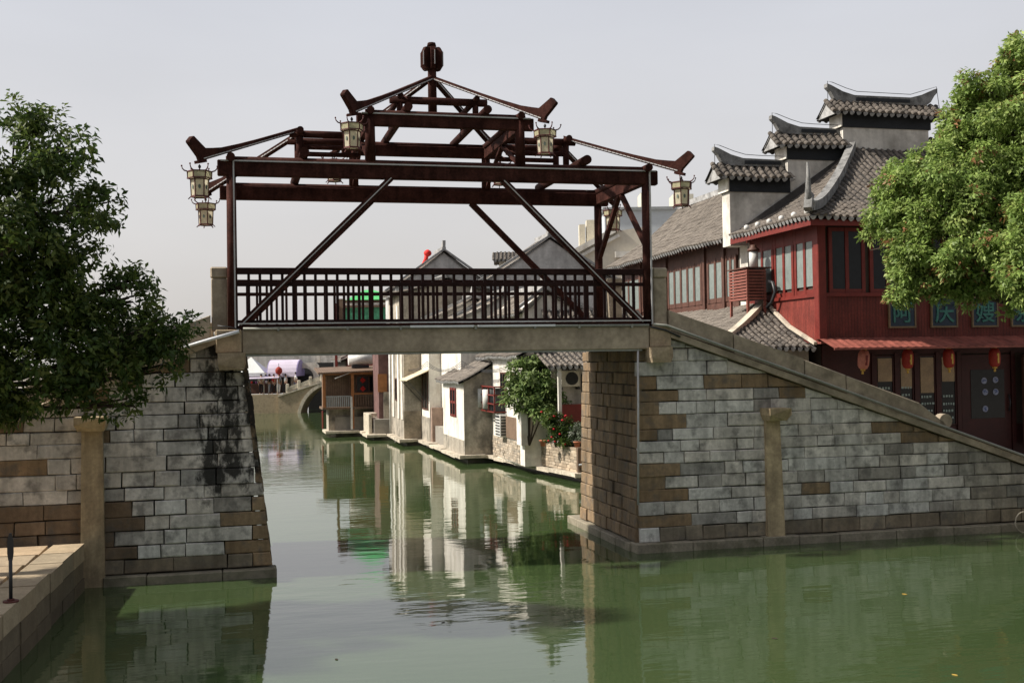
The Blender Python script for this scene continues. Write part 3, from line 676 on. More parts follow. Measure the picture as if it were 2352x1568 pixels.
# ------------------------------------------------------------------ buildings: helpers
BASE = {}
def bthing(name, label, cat, at, group=None):
    o = thing(name, label, cat, at, YA, group); BASE[o.name] = at; return o
def bpart(mb, name, mats, parent, label=None):
    a = BASE[parent.name]; mb.v = [(p[0]-a[0], p[1]-a[1], p[2]-a[2]) for p in mb.v]
    o = part(mb, name, mats, parent, label); BASE[o.name] = a; return o
def tile_roof(mb, A, B, top, sp=.23, r=.065, sag=.25, seg=.30, thick=.09, n=10):
    """A,B eave ends (3D); top: remaining polygon points (3D) in order after B."""
    A = Vector(A); B = Vector(B); e = (B-A).normalized(); Ls = (B-A).length
    t0 = Vector(top[0])-A; f = (t0-e*t0.dot(e)).normalized(); nrm = e.cross(f).normalized()
    if nrm.z < 0: nrm = -nrm
    poly = [(0, 0), (Ls, 0)]+[((Vector(p)-A).dot(e), (Vector(p)-A).dot(f)) for p in top]
    T = max(p[1] for p in poly)
    def P(s, t, h=0): 
        x = t/T; return A+e*s+f*t+Vector((0, 0, -sag*4*x*(1-x)))+nrm*(h+.022*math.sin(s*1.3+A.x)+.014*math.sin(s*3.1+t*1.7))
    def rangeat(s):
        c = [];
        for i in range(len(poly)):
            p, q = poly[i], poly[(i+1) % len(poly)]
            if (p[0]-s)*(q[0]-s) <= 0 and abs(p[0]-q[0]) > 1e-6:
                c.append(p[1]+(q[1]-p[1])*(s-p[0])/(q[0]-p[0]))
        return (min(c), max(c)) if len(c) > 1 else None
    smin = min(p[0] for p in poly); smax = max(p[0] for p in poly); N = max(1, round((smax-smin)/sp)); sp = (smax-smin)/N
    for k in range(N):
        sa, sb = smin+k*sp+1e-4, smin+(k+1)*sp-1e-4; ra, rb = rangeat(sa), rangeat(sb)
        if not ra or not rb: continue
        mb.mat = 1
        for h in (0, -thick):
            i = mb.add([P(s, r_[0]+(r_[1]-r_[0])*j/n, h) for s, r_ in ((sa, ra), (sb, rb)) for j in range(n+1)])
            for j in range(n): mb.face([i+j, i+n+1+j, i+n+2+j, i+j+1] if h == 0 else [i+j+1, i+n+2+j, i+n+1+j, i+j], True)
        mb.mat = 0
        # scalloped drip tile with a pale lime face, round end tile between
        if ra[0] < .02 and rb[0] < .02:
            mb.mat = 2; m_ = (sa+sb)/2
            q_ = [P(m_-sp*.36, -.03, -.01), P(m_+sp*.36, -.03, -.01), P(m_+sp*.33, -.035, -.06), P(m_+sp*.12, -.045, -.12), P(m_-sp*.12, -.045, -.12), P(m_-sp*.33, -.035, -.06)]
            mb.prism(q_, f*.015); mb.mat = 0
        sm_ = smin+k*sp; rm = rangeat(sm_+1e-3)
        if rm and rm[1]-rm[0] > .15:
            t = rm[0]; 
            while t < rm[1]-.02:
                t2 = min(t+seg, rm[1]); jz = rnd.uniform(-.012, .012); js = rnd.uniform(-.014, .014); i = len(mb.v)
                for tt, rr in ((t-.015, r*1.08), (t2, r*.86)):
                    mb.add([P(sm_+js+rr*math.cos(math.pi*q/4), tt, jz+rr*math.sin(math.pi*q/4)*1.05-.005) for q in range(5)])
                for q in range(4): mb.face([i+q, i+5+q, i+6+q, i+q+1], True)
                mb.face([i, i+1, i+2, i+3, i+4]); t = t2
    mb.mat = 0; return mb
def ridge_box(mb, pts, w_, h):
    pts = [Vector(p) for p in pts]
    for i in range(len(pts)-1): mb.bar(pts[i], pts[i+1], w_, h)
    return mb
def gable_house(root, u0, u1, v0, v1, z0, ze, zr, wall_m, tile_m, ur=None, zeR=None, oh=.35, gm=None, sp=.26, seg=.5, horn=True):
    """ridge runs along v; near gable faces the camera"""
    ur = (u0+u1)/2 if ur is None else ur; zeR = ze if zeR is None else zeR
    g = MB(); g.prism([(u0, v0, z0), (u1, v0, z0), (u1, v0, zeR-.06), (ur, v0, zr-.1), (u0, v0, ze-.06)], (0, v1-v0, 0)); bpart(g, 'wall', wall_m, root)
    if gm: g = MB(); g.prism([(u0-.02, v0-.03, ze-1.6), (u1+.02, v0-.03, ze-1.6), (u1+.02, v0-.03, zeR-.08), (ur, v0-.03, zr-.12), (u0-.02, v0-.03, ze-.08)], (0, .028, 0)); bpart(g, 'gable_wall', gm, root)
    sL = (zr-ze)/(ur-u0); sR = (zr-zeR)/(u1-ur)
    g = MB()
    tile_roof(g, (u0-oh, v1+.2, ze-sL*oh), (u0-oh, v0-.12, ze-sL*oh), [(ur, v0-.12, zr), (ur, v1+.2, zr)], sp, .07, .12, seg)
    tile_roof(g, (u1+oh, v0-.12, zeR-sR*oh), (u1+oh, v1+.2, zeR-sR*oh), [(ur, v1+.2, zr), (ur, v0-.12, zr)], sp, .07, .12, seg)
    rf = bpart(g, 'roof', tile_m, root)
    g = MB(); g.box(ur-.12, ur+.12, v0-.12, v1+.2, zr-.02, zr+.22)
    if horn: g.prism([(ur-.09, v0-.14, zr+.1), (ur-.09, v0+.5, zr+.2), (ur-.09, v0+.2, zr+.42), (ur-.09, v0-.1, zr+.62), (ur-.09, v0-.22, zr+.60)], (.18, 0, 0))
    for s_, uu, zz in ((-1, u0-oh, ze-sL*oh), (1, u1+oh, zeR-sR*oh)): g.bar((ur, v0-.10, zr+.08), (uu, v0-.10, zz+.10), .16, .12)
    bpart(g, 'ridge', M['ridge'], rf)
    return rf
def window(root, face, c, a0, a1, z0, z1, nx, nz, fm, pm, fw=.06, name='window', proud=.05, base=0):
    """face 'u': plane u=c looking towards -u ; face 'v': plane v=c looking towards -v"""
    def bx(mb, x0, x1, za, zb, d0, d1):
        if face == 'u': mb.box(c-d1, c-d0, x0, x1, za, zb)
        else: mb.box(x0, x1, c-d1, c-d0, za, zb)
    g = MB()
    for k in range(nx+1): x = a0+(a1-a0-fw)*k/nx; bx(g, x, x+fw, z0, z1, 0, proud)
    for k in range(nz+1): z = z0+(z1-z0-fw)*k/nz; bx(g, a0+fw, a1-fw, z, z+fw, 0.001, proud-.012)
    f = bpart(g, name, fm, root)
    p = MB(); 
    for k in range(nx): x = a0+(a1-a0-fw)*k/nx; bx(p, x+fw+.001, x+(a1-a0-fw)/nx-.001, z0+base+.002, z1-.002, .002, proud-.026)
    bpart(p, 'pane', pm, f); return f
# ------------------------------------------------------------------ red teahouse
th = bthing('teahouse', 'two-storey red timber teahouse with hipped tile roof on the street corner right of the bridge', 'teahouse', (16.2, 5.5, 1.1))
g = MB(); g.box(16.26, 27, 5.56, 10.15, 4.6, 8.35); bpart(g, 'upper_core', M['shade_wall'], th)
g = MB(); g.box(16.2, 27, 5.5, 5.558, 4.72, 5.93); bpart(g, 'front_boards', M['red'], th)
g = MB(); g.box(16.2, 16.258, 5.56, 10.15, 4.72, 5.93); bpart(g, 'side_boards', M['red_lit'], th)
g = MB(); g.box(16.14, 27, 5.44, 5.56, 5.93, 6.03); g.box(16.14, 16.26, 5.56, 10.1, 5.93, 6.03); g.box(16.16, 27, 5.46, 5.56, 7.95, 8.1); g.box(16.16, 16.26, 5.56, 10.1, 7.93, 8.1)
g.box(16.16, 16.26, 5.56, 10.1, 4.62, 4.72); bpart(g, 'sill_rail', M['redp'], th)
g = MB(); g.bbox(16.12, 16.38, 5.42, 5.68, 4.7, 8.1, .02); bpart(g, 'corner_post', M['redp'], th)
for a0, a1 in ((5.72, 6.95), (7.0, 8.25), (8.3, 9.85)): window(th, 'u', 16.25, a0, a1, 6.03, 7.95, 2, 1, M['redp'], M['glass'], .13, base=.22, proud=.07)
g = MB(); g.box(16.185, 16.26, 5.7, 9.9, 7.55, 7.93); bpart(g, 'transom_panel', M['redp'], th)
for k in range(8): a = 16.5+k*1.3; window(th, 'v', 5.55, a, a+1.15, 6.03, 7.9, 2, 1, M['redp'], M['glass_d'], .11, proud=.07)
# roof: left slope and front slope meet on a curving hip
EV = 8.14; TP = (20.1, 10.2, 11.12)
g = MB(); tile_roof(g, (15.55, 10.19, EV), (15.55, 4.8, EV), [TP], .235, .068, .32, .26)
tile_roof(g, (15.55, 4.8, EV), (27.3, 4.8, EV), [(27.3, 10.19, 11.12), TP], .235, .068, .32, .26); rf = bpart(g, 'roof', M['tile'], th)
g = MB(); hp = []
for k in range(13):
    x = k/12; p = Vector((15.55, 4.8, EV)).lerp(Vector(TP), x); p.z += -.32*4*x*(1-x)*.9+.10+.16*max(0, 1-x*3.2)**2; hp.append(p)
ridge_box(g, hp, .24, .26); d = (hp[0]-hp[1]).normalized()
g.bar(hp[0], hp[0]+d*.18+Vector((0, 0, .12)), .22, .36)
g.tube([hp[0]+Vector((0, 0, .05)), hp[0]+d*.10+Vector((0, 0, .40)), hp[0]+d*.05+Vector((0, 0, .85)), hp[0]+d*.13+Vector((0, 0, 1.22))], [.13, .09, .055, .03], 7)
g.lathe([(.10, 0), (.17, .1), (.10, .22), (.13, .32), (.05, .42)], hp[0]+Vector((.05, .05, -.02)), 10)
bpart(g, 'hip_ridge', M['ridge_d'], rf)
g = MB(); g.box(15.62, 15.68, 4.88, 10.15, EV-.26, EV-.09); g.box(15.68, 27.2, 4.88, 4.94, EV-.26, EV-.09); bpart(g, 'eave_board', M['redp'], rf)
g = MB()
for k in range(18): g.bar((15.68, 5.1+k*.29, EV-.17), (16.2, 5.1+k*.29, EV+.02), .07, .09)
for k in range(38): g.bar((15.95+k*.3, 4.94, EV-.17), (15.95+k*.3, 5.5, EV+.02), .07, .09)
bpart(g, 'rafter_ends', M['redd'], rf)
g = MB()
for k in range(6): 
    v = 5.3+k*.78; c = Vector((15.75, v, EV+.17)); g.lathe([(.03, -.08), (.085, -.04), (.085, .05), (.03, .09)], c, 8)
bpart(g, 'eave_ornament', M['vent'], rf)
# awning
g = MB(); n_ = 90
for k in range(n_):
    u0_, u1_ = 16.12+k*.121, 16.12+(k+1)*.121; h0, h1 = (.018 if k % 2 else 0), (.018 if (k+1) % 2 else 0)
    i = g.add([(u0_, 4.62, 4.45+h0), (u1_, 4.62, 4.45+h1), (u1_, 5.5, 4.74+h1), (u0_, 5.5, 4.74+h0)]); g.face([i, i+1, i+2, i+3])
g.box(16.12, 27, 4.60, 4.63, 4.40, 4.455); g.box(16.1, 27, 5.3, 5.5, 4.58, 4.64); bpart(g, 'awning', M['redsheet'], th)
# ground floor
g = MB(); g.box(16.5, 27, 6.04, 9.9, 1.1, 4.55); bpart(g, 'lower_core', M['shade_wall'], th)
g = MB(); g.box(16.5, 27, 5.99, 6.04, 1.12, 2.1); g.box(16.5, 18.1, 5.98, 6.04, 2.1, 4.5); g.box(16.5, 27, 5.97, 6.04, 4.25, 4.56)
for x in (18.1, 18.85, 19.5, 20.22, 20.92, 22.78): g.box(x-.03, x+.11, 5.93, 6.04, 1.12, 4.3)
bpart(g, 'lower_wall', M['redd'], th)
for a0, a1 in ((18.22, 18.80), (18.97, 19.45), (19.62, 20.18), (20.34, 20.88)):
    f = window(th, 'v', 6.0, a0, a1, 2.12, 4.22, 1, 1, M['redd'], M['glass_d'], .04, proud=.04)
    p = MB(); p.box(a0+.06, a1-.06, 5.958, 5.972, (3.46, 3.25, 3.1, 3.42)[int((a0-18)/.7) % 4], 4.14); bpart(p, 'pane_reflection', M['glass_y'], f)  # yellowish reflection in the upper pane, painted as a flat sheet
    p = MB(); z = 3.30 if a0 < 19.5 else 3.02
    while z > 2.25:
        x = a0+.07
        while x < a1-.12: ww = rnd.uniform(.04, .08); p.box(x, x+ww, 5.952, 5.962, z-rnd.uniform(.055, .075), z); x += ww+.035
        z -= rnd.uniform(.19, .23)
    bpart(p, 'menu_rows', M['pale'], f)
dr = MB(); dr.box(21.05, 22.72, 5.95, 6.0, 1.15, 4.2); do = bpart(dr, 'door', M['redd'], th)
p = MB(); p.box(21.35, 22.5, 5.935, 5.949, 2.3, 3.75); bpart(p, 'door_glass', M['glass_d'], do)
for (x, z) in ((21.80, 3.42), (22.19, 3.44), (21.83, 3.08), (22.19, 3.08), (21.82, 2.58)):
    p = MB(); p.cyl((x, 5.92, z), (x, 5.934, z), .095, n=14); c = bpart(p, 'round_decal', M['decal'], do)
    p = MB(); 
    for k in range(5): 
        q = rnd.uniform(-.05, .05); qq = rnd.uniform(-.05, .05); p.box(x+q-.022, x+q+.022, 5.908, 5.919, z+qq-.012, z+qq+.012)
    bpart(p, 'decal_marks', M['cl_blue'], c)
p = MB(); p.tube([(22.62, 5.9, 2.5), (22.64, 5.86, 2.75), (22.62, 5.9, 3.0)], .02); bpart(p, 'handle', M['iron'], do)
# plaques with lettering
def lettering(ch, size):
    c = bpy.data.curves.new('lettering', 'FONT'); c.body = ch; c.size = size; c.align_x = 'CENTER'; c.align_y = 'CENTER'; c.extrude = .012; c.offset = size*.012
    o = bpy.data.objects.new('tmp', c); COL.objects.link(o); bpy.context.view_layer.update()
    me = bpy.data.meshes.new_from_object(o.evaluated_get(bpy.context.evaluated_depsgraph_get())); bpy.data.objects.remove(o); bpy.data.curves.remove(c)
    me.name = 'lettering'; me.materials.clear(); me.materials.append(M['teal'])
    xs = np.array([v.co[:] for v in me.vertices]); mid = (xs.max(0)+xs.min(0))/2
    for v in me.vertices: v.co = (v.co.x-mid[0], -(v.co.z), v.co.y-mid[1])
    return me
for k, (u, ch, lb) in enumerate(((18.79, '阿', 'dark blue shop plaque with the teal character 阿, leftmost above the red awning'), (20.17, '庆', 'dark blue shop plaque with the teal character 庆, second above the red awning'),
                                 (21.53, '嫂', 'dark blue shop plaque with the teal character 嫂, third above the red awning, half under leaves'), (22.86, '茶', 'dark blue shop plaque with the teal character 茶, fourth above the awning, mostly under leaves'))):
    s_ = bthing('sign_plaque', lb, 'sign', (u, 5.44, 5.03), group='character plaques of the teahouse')
    g = MB(); g.box(u-.40, u+.40, 5.445, 5.49, 5.05, 5.88); bpart(g, 'board', M['plaque'], s_)
    g = MB()
    for x0, x1, z0, z1 in ((-.44, .44, 5.01, 5.06), (-.44, .44, 5.87, 5.92), (-.44, -.395, 5.06, 5.87), (.395, .44, 5.06, 5.87)): g.box(u+x0, u+x1, 5.425, 5.495, z0, z1)
    bpart(g, 'frame', M['plaquef'], s_)
    o = bpy.data.objects.new('character', lettering(ch, .66)); COL.objects.link(o); o.parent = s_; o.location = (0, -.012, .435)
# teal hanging board at the right edge
sb = bthing('notice_board', 'tall teal and dark notice board standing right of the teahouse door', 'sign', (23.4, 5.6, 1.12))
g = MB(); g.box(22.98, 24.2, 5.58, 5.64, 1.5, 4.1); bpart(g, 'panel', M['plaque'], sb)
g = MB()
for k in range(46): x = rnd.uniform(23.02, 24.0); z = rnd.uniform(1.6, 3.95); g.box(x, x+rnd.uniform(.04, .16), 5.568-.0005*k*.1, 5.579, z, z+rnd.uniform(.04, .12))
bpart(g, 'painted_marks', M['teal'], sb)
g = MB(); g.box(22.90, 22.98, 5.56, 5.66, 1.12, 4.2); g.box(24.2, 24.28, 5.56, 5.66, 1.12, 4.2); g.box(22.9, 24.28, 5.56, 5.66, 4.1, 4.2); bpart(g, 'frame', M['brownf'], sb)
# paper lanterns under the awning
def paper(u, label, m_, tilt, proto=None):
    t_ = bthing('paper_lantern', label, 'lantern', (u, 4.95, 4.46), group='paper lanterns under the red awning')
    g = MB(); g.lathe([(.06, 3.84), (.12, 3.87), (.155, 3.95), (.165, 4.10), (.16, 4.25), (.12, 4.36), (.07, 4.385)], (u, 4.95, 0), 16); bpart(g, 'shade', m_, t_)
    g = MB(); g.lathe([(.07, 4.38), (.075, 4.42), (.04, 4.43)], (u, 4.95, 0), 10); g.lathe([(.065, 3.80), (.07, 3.845), (.05, 3.85)], (u, 4.95, 0), 10); g.cyl((u, 4.95, 4.42), (u, 4.95, 4.56), .008, n=6); bpart(g, 'cap', M['gold'], t_)
    g = MB(); g.lathe([(.012, 3.70), (.035, 3.71), (.028, 3.78), (.01, 3.81)], (u, 4.95, 0), 8); bpart(g, 'tassel', M['gold'], t_)
    g = MB()
    for q in range(4): g.box(u-.025+rnd.uniform(-.012, .012), u+.03, 4.95-.172, 4.95-.155, 4.20-q*.07-.036, 4.20-q*.07+.036)
    bpart(g, 'painted_marks', M['gold'] if m_ is M['lantern'] else M['redp'], t_)
    t_.rotation_euler = (0, tilt, YA); return t_
paper(17.25, 'faded pink paper lantern, leftmost under the red awning', M['lantern_f'], .10)
paper(18.62, 'red paper lantern hanging before the window second from the teahouse left', M['lantern'], .02)
paper(19.93, 'red paper lantern between the last window and the teahouse door', M['lantern'], -.03)
paper(21.45, 'red paper lantern hanging above the teahouse door', M['lantern'], .0)
# ------------------------------------------------------------------ stepped fire wall with tiled caps
fw = bthing('stepped_gable_wall', 'white stepped fire wall with tiled caps and upturned ridges rising behind the teahouse', 'gable wall', (20, 10.5, 1.1))
P_ = [(15.66, 7.95), (16.25, 7.75), (16.25, 1.2), (27.1, 1.2), (27.1, 9.6), (25.05, 9.6), (25.05, 10.7), (23.0, 10.7), (23.0, 11.83), (19.76, 11.83), (19.76, 10.7), (17.72, 10.7), (17.72, 9.6), (15.66, 9.6)]
g = MB(); 
for a in (((15.66, 16.25, 7.85, 9.6), (16.25, 17.74, 1.2, 9.6), (17.74, 19.78, 1.2, 10.7), (19.78, 23.0, 1.2, 11.83), (23.0, 25.05, 1.2, 10.7), (25.05, 27.1, 1.2, 9.6))): g.box(a[0], a[1]-.001, 10.21, 10.80, a[2], a[3])
bpart(g, 'plaster_wall', M['plaster'], fw)
for a0, a1, zb, hl, hr in ((15.66, 17.80, 9.6, 1, 0), (17.72, 19.84, 10.7, 1, 0), (19.76, 23.02, 11.83, 1, 1), (23.04, 25.05, 10.7, 0, 1), (25.07, 27.1, 9.6, 0, 1)):
    g = MB(); g.box(a0-.05, a1+(.05 if hr else 0), 10.17, 10.84, zb+.001, zb+.44); bpart(g, 'dark_band', M['slate'], fw)
    if hl: g = MB(); g.box(a0-.09, a0-.052, 10.12, 10.90, zb+.01, zb+.44); bpart(g, 'band_end', M['plaster_w'], fw)
    x0, x1 = a0-.46*hl, a1+.46*hr+.05; zt = zb+.92
    g = MB(); tile_roof(g, (x0, 9.86, zb+.44), (x1, 9.86, zb+.44), [(x1, 10.5, zt), (x0, 10.5, zt)], .255, .09, .02, .22, n=3)
    tile_roof(g, (x1, 11.14, zb+.44), (x0, 11.14, zb+.44), [(x0, 10.5, zt), (x1, 10.5, zt)], .255, .09, .02, .22, n=3); cp = bpart(g, 'tile_cap', M['tile'], fw)
    g = MB(); g.prism([(x0+.03, 9.9, zb+.38), (x0+.03, 11.1, zb+.38), (x0+.03, 10.5, zt-.02)], (.05, 0, 0))
    if hr: g.prism([(x1-.08, 9.9, zb+.38), (x1-.08, 11.1, zb+.38), (x1-.08, 10.5, zt-.02)], (.05, 0, 0))
    bpart(g, 'verge_board', M['ridge'], cp)
    g = MB(); zz = zt-.03; prof = [(x0+.45, zz), (x1-.45*hr, zz)]
    if hr: prof += [(x1-.28, zz+.12), (x1-.14, zz+.34), (x1-.02, zz+.46), (x1-.02, zz+.60), (x1-.16, zz+.56), (x1-.62, zz+.36), (x1-1.05, zz+.25)]
    else: prof += [(x1, zz+.22)]
    if hl: prof += [(x0+1.05, zz+.25), (x0+.62, zz+.36), (x0+.18, zz+.56), (x0+.04, zz+.60), (x0+.03, zz+.48), (x0+.17, zz+.34), (x0+.30, zz+.12)]
    else: prof += [(x0+.45, zz+.22)]
    g.prism([(x, 10.40, z) for x, z in prof], (0, .20, 0)); bpart(g, 'horned_ridge', M['ridge_d'], cp)
    xa, xb = x0+(1.1 if hl else .6), x1-(1.1 if hr else .25)
    g = MB(); g.box(xa, xb, 10.372, 10.628, zz+.06, zz+.17); bpart(g, 'ridge_panel', M['slate'], cp)
    pts = ([(x0+.02, 10.34, zb+.8), (x0+.02, 10.34, zz+.66), (x0+.2, 10.34, zz+.63), (x0+.7, 10.34, zz+.46)] if hl else [])+[(x0+1.1, 10.34, zz+.36), (x1-1.1, 10.34, zz+.34)]+([(x1-.7, 10.34, zz+.46), (x1-.1, 10.34, zz+.64), (x1+.0, 10.34, zb+.8)] if hr else [(x1-.1, 10.34, zz+.33)])
    g = MB(); g.tube(pts, .011, 5); bpart(g, 'wire', M['iron'], cp)
# ------------------------------------------------------------------ long canal-side house behind the wall
lh = bthing('canal_row_house', 'long tile-roofed house with brown window frames running back from the white stepped wall', 'house', (17, 12, 1.1))
g = MB(); g.box(16.26, 22, 10.82, 22.4, 1.1, 8.3); bpart(g, 'wall', M['shade_wall'], lh)
g = MB(); g.box(16.2, 16.26, 10.82, 22.4, 5.8, 6.15); g.box(16.2, 16.26, 10.82, 22.4, 7.62, 8.1); bpart(g, 'board_wall', M['brownf'], lh)
g = MB(); g.box(16.2, 16.259, 10.82, 22.4, 1.1, 5.8); bpart(g, 'lower_wall', M['plaster_w'], lh)
v = 10.9
for k, (a0, a1, n_) in enumerate(((10.95, 11.85, 2), (11.95, 13.35, 2), (13.8, 17.1, 5), (17.3, 20.0, 4), (20.1, 22.3, 3))):
    window(lh, 'u', 16.24, a0, a1, 6.12, 7.66, n_, 1, M['brownf'], M['glass'], .16, base=.12, proud=.07)
for vv in (11.9, 13.55, 17.2, 20.05): g = MB(); g.box(16.12, 16.27, vv-.10, vv+.10, 5.75, 8.1); bpart(g, 'post', M['brownf'], lh)
g = MB(); tile_roof(g, (15.6, 22.6, 8.14), (15.6, 10.82, 8.14), [(19.0, 10.82, 10.75), (19.0, 22.6, 10.75)], .24, .07, .22, .30)
tile_roof(g, (22.4, 10.82, 8.14), (22.4, 22.6, 8.14), [(19.0, 22.6, 10.75), (19.0, 10.82, 10.75)], .3, .07, .2, .6); rf = bpart(g, 'roof', M['tile_w'], lh)
g = MB(); g.box(18.88, 19.12, 10.82, 22.6, 10.72, 10.95); bpart(g, 'ridge', M['ridge'], rf)
g = MB()
for k in range(38): g.bar((15.68, 11+k*.31, 8.02), (16.25, 11+k*.31, 8.30), .07, .09)
bpart(g, 'rafter_ends', M['brownf'], rf)
# low tiled shop wrapped round the corner
ls = bthing('corner_lean_to', 'low lean-to shop with grey tile roof and pale hip against the red side wall', 'lean-to', (14.5, 9, 1.12))
g = MB(); tile_roof(g, (13.0, 20.4, 4.5), (13.0, 5.7, 4.5), [(16.19, 8.85, 5.88), (16.19, 20.4, 5.88)], .22, .068, .10, .24)
rf = bpart(g, 'canal_roof', M['tile_w'], ls)
g = MB(); tile_roof(g, (13.0, 5.7, 4.5), (16.19, 5.7, 4.5), [(16.19, 8.85, 5.88)], .22, .068, .10, .24); r2 = bpart(g, 'front_roof', M['tile'], ls)
g = MB(); ridge_box(g, [Vector((12.98, 5.68, 4.56)).lerp(Vector((16.12, 8.85, 5.96)), x/6)+Vector((0, 0, -.10*4*(x/6)*(1-x/6))) for x in range(7)], .2, .16); bpart(g, 'hip', M['ledge'], r2)
g = MB(); ridge_box(g, [(16.12, 8.8, 5.96), (16.12, 7.2, 5.13), (16.12, 5.65, 4.6)], .10, .09); bpart(g, 'flashing', M['ledge'], r2)
g = MB(); g.box(13.5, 16.19, 6.2, 20, 1.12, 4.5); bpart(g, 'wall', M['plaster_g'], ls)
# slatted equipment box and flue on the lean-to roof
sx = bthing('slatted_box', 'reddish slatted timber equipment box standing on the lean-to roof below the windows', 'equipment box', (15.5, 8.9, 5.5))
g = MB()
for x in (15.3, 15.86): 
    for y in (8.3, 9.5): g.box(x, x+.07, y, y+.07, 5.35, 6.96)
bpart(g, 'frame', M['louver'], sx)
g = MB()
for k in range(10): z = 6.0+k*.095; g.box(15.285, 15.315, 8.28, 9.59, z, z+.062); g.box(15.3, 15.93, 8.275, 8.30, z, z+.062)
bpart(g, 'slats', M['louver'], sx)
g = MB(); g.box(15.24, 16.1, 8.24, 9.6, 6.962, 7.0); bpart(g, 'top_board', M['brownf'], sx)
g = MB(); g.box(15.40, 15.84, 8.4, 9.48, 6.0, 6.9); bpart(g, 'machine', M['acd'], sx)
fl = bthing('flue_pipe', 'short white flue with a brown cowl above the slatted box', 'flue', (15.75, 8.75, 7.0))
g = MB(); g.cyl((15.75, 8.75, 7.0), (15.75, 8.75, 7.52), .14, n=14); bpart(g, 'pipe', M['vent'], fl)
g = MB(); g.lathe([(.13, 7.5), (.19, 7.54), (.19, 7.58), (.09, 7.66), (.09, 7.72)], (15.75, 8.75, 0), 12); bpart(g, 'cowl', M['brownf'], fl)
dk = bthing('drain_hose', 'black hose looping from the slatted box down the lean-to roof', 'hose', (15.95, 8.25, 5.7))
g = MB(); g.tube([(15.98, 8.22, 6.55), (15.98, 7.95, 6.5), (15.98, 7.8, 6.2), (15.96, 8.0, 5.9), (15.9, 8.2, 5.75)], .05); bpart(g, 'hose', M['iron'], dk)
# ------------------------------------------------------------------ houses along the canal (right bank, going back)
# A: shaded shop behind the right pier
ha = bthing('canal_shop', 'shaded canal shop with low tiled eave and red counter beside the right abutment', 'shop', (13, 17, 1.1))
g = MB(); g.box(11.35, 14.9, 16.6, 18, 1.1, 4.4); g.box(11.35, 11.6, 15.2, 16.6, 1.1, 1.5); bpart(g, 'wall', M['plaster'], ha)
g = MB(); g.box(11.32, 14.9, 16.57, 16.599, 1.1, 2.2); bpart(g, 'lower_wall', M['shade_wall'], ha)
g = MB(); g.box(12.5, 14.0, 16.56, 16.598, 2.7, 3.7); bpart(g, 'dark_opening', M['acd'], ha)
g = MB(); tile_roof(g, (10.95, 15.4, 4.02), (15.2, 15.4, 4.02), [(15.2, 18.4, 4.95), (10.95, 18.4, 4.95)], .22, .068, .05, .28); bpart(g, 'roof', M['tile_w'], ha)
g = MB(); g.box(11.5, 14.8, 15.9, 15.98, 1.95, 2.62); bpart(g, 'counter', M['redp'], ha)
g = MB(); g.box(11.30, 11.42, 15.5, 15.62, 1.1, 4.0); bpart(g, 'post', M['plaster_w'], ha)
acu = bthing('air_conditioner', 'cream air conditioner with a dark fan grille under the tiled eave', 'air conditioner', (11.9, 16.3, 3.3))
g = MB(); g.bbox(11.62, 12.34, 16.22, 16.56, 3.25, 3.85, .02); bpart(g, 'case', M['ac'], acu)
g = MB(); g.cyl((12.03, 16.2, 3.55), (12.03, 16.218, 3.55), .24, n=20); bpart(g, 'fan_grille', M['acd'], acu)
g = MB(); g.box(11.6, 11.66, 16.2, 16.6, 3.15, 3.24); g.box(12.28, 12.34, 16.2, 16.6, 3.15, 3.24); bpart(g, 'bracket', M['iron'], acu)
# terrace planters
pl = bthing('brick_planter', 'rough brick terrace wall along the canal below the flowering shrubs', 'planter wall', (11, 15, .3))
def brickwall(g, P, a0, a1, z0, z1, base, h=.10):
    wall(g, P, a0, a1, courses(z0, z1, h), [], lambda *a: sc(base, .7, 1.2), wr=(.2, .42), gap=.004, bev=.006, d0=-.12, jit=.012)
g = MB(); brickwall(g, lambda a, z, d: (11.52-(a-14)*.137-d, a, z), 14.05, 17.9, .33, 1.18, (.40, .33, .25))
brickwall(g, lambda a, z, d: (a, 14.08-d, z), 11.5, 11.9, .33, 1.18, (.36, .29, .21)); g.col = (.2, .17, .14); g.prism([(11.62, 14.15, .1), (12.4, 14.15, .1), (12.4, 18, .1), (11.1, 18, .1)], (0, 0, 1.05))
bpart(g, 'bricks', M['brick'], pl)
pb = bthing('planter_box', 'brown boarded planter box at the end of the brick terrace, beside the pier', 'planter', (11.9, 13.9, .3))
g = MB(); g.bbox(11.55, 12.9, 13.9, 14.04, .5, 1.12, .015); bpart(g, 'front_board', M['planter'], pb)
g = MB(); g.box(11.5, 12.9, 13.86, 14.1, 1.12, 1.2); g.box(11.5, 11.56, 13.88, 14.06, .33, 1.12); bpart(g, 'rim', M['wood'], pb)
rp = bthing('handrail_pipe', 'grey pipe rail along the ledge below the brown planter box', 'handrail', (11.9, 13.8, .35))
g = MB(); g.tube([(11.5, 13.78, .62), (12.9, 13.78, .66)], .03); bpart(g, 'rail', M['grey'], rp)
g = MB(); g.cyl((11.7, 13.8, .2), (11.7, 13.8, .62), .025, n=8); bpart(g, 'stanchion', M['grey'], rp)
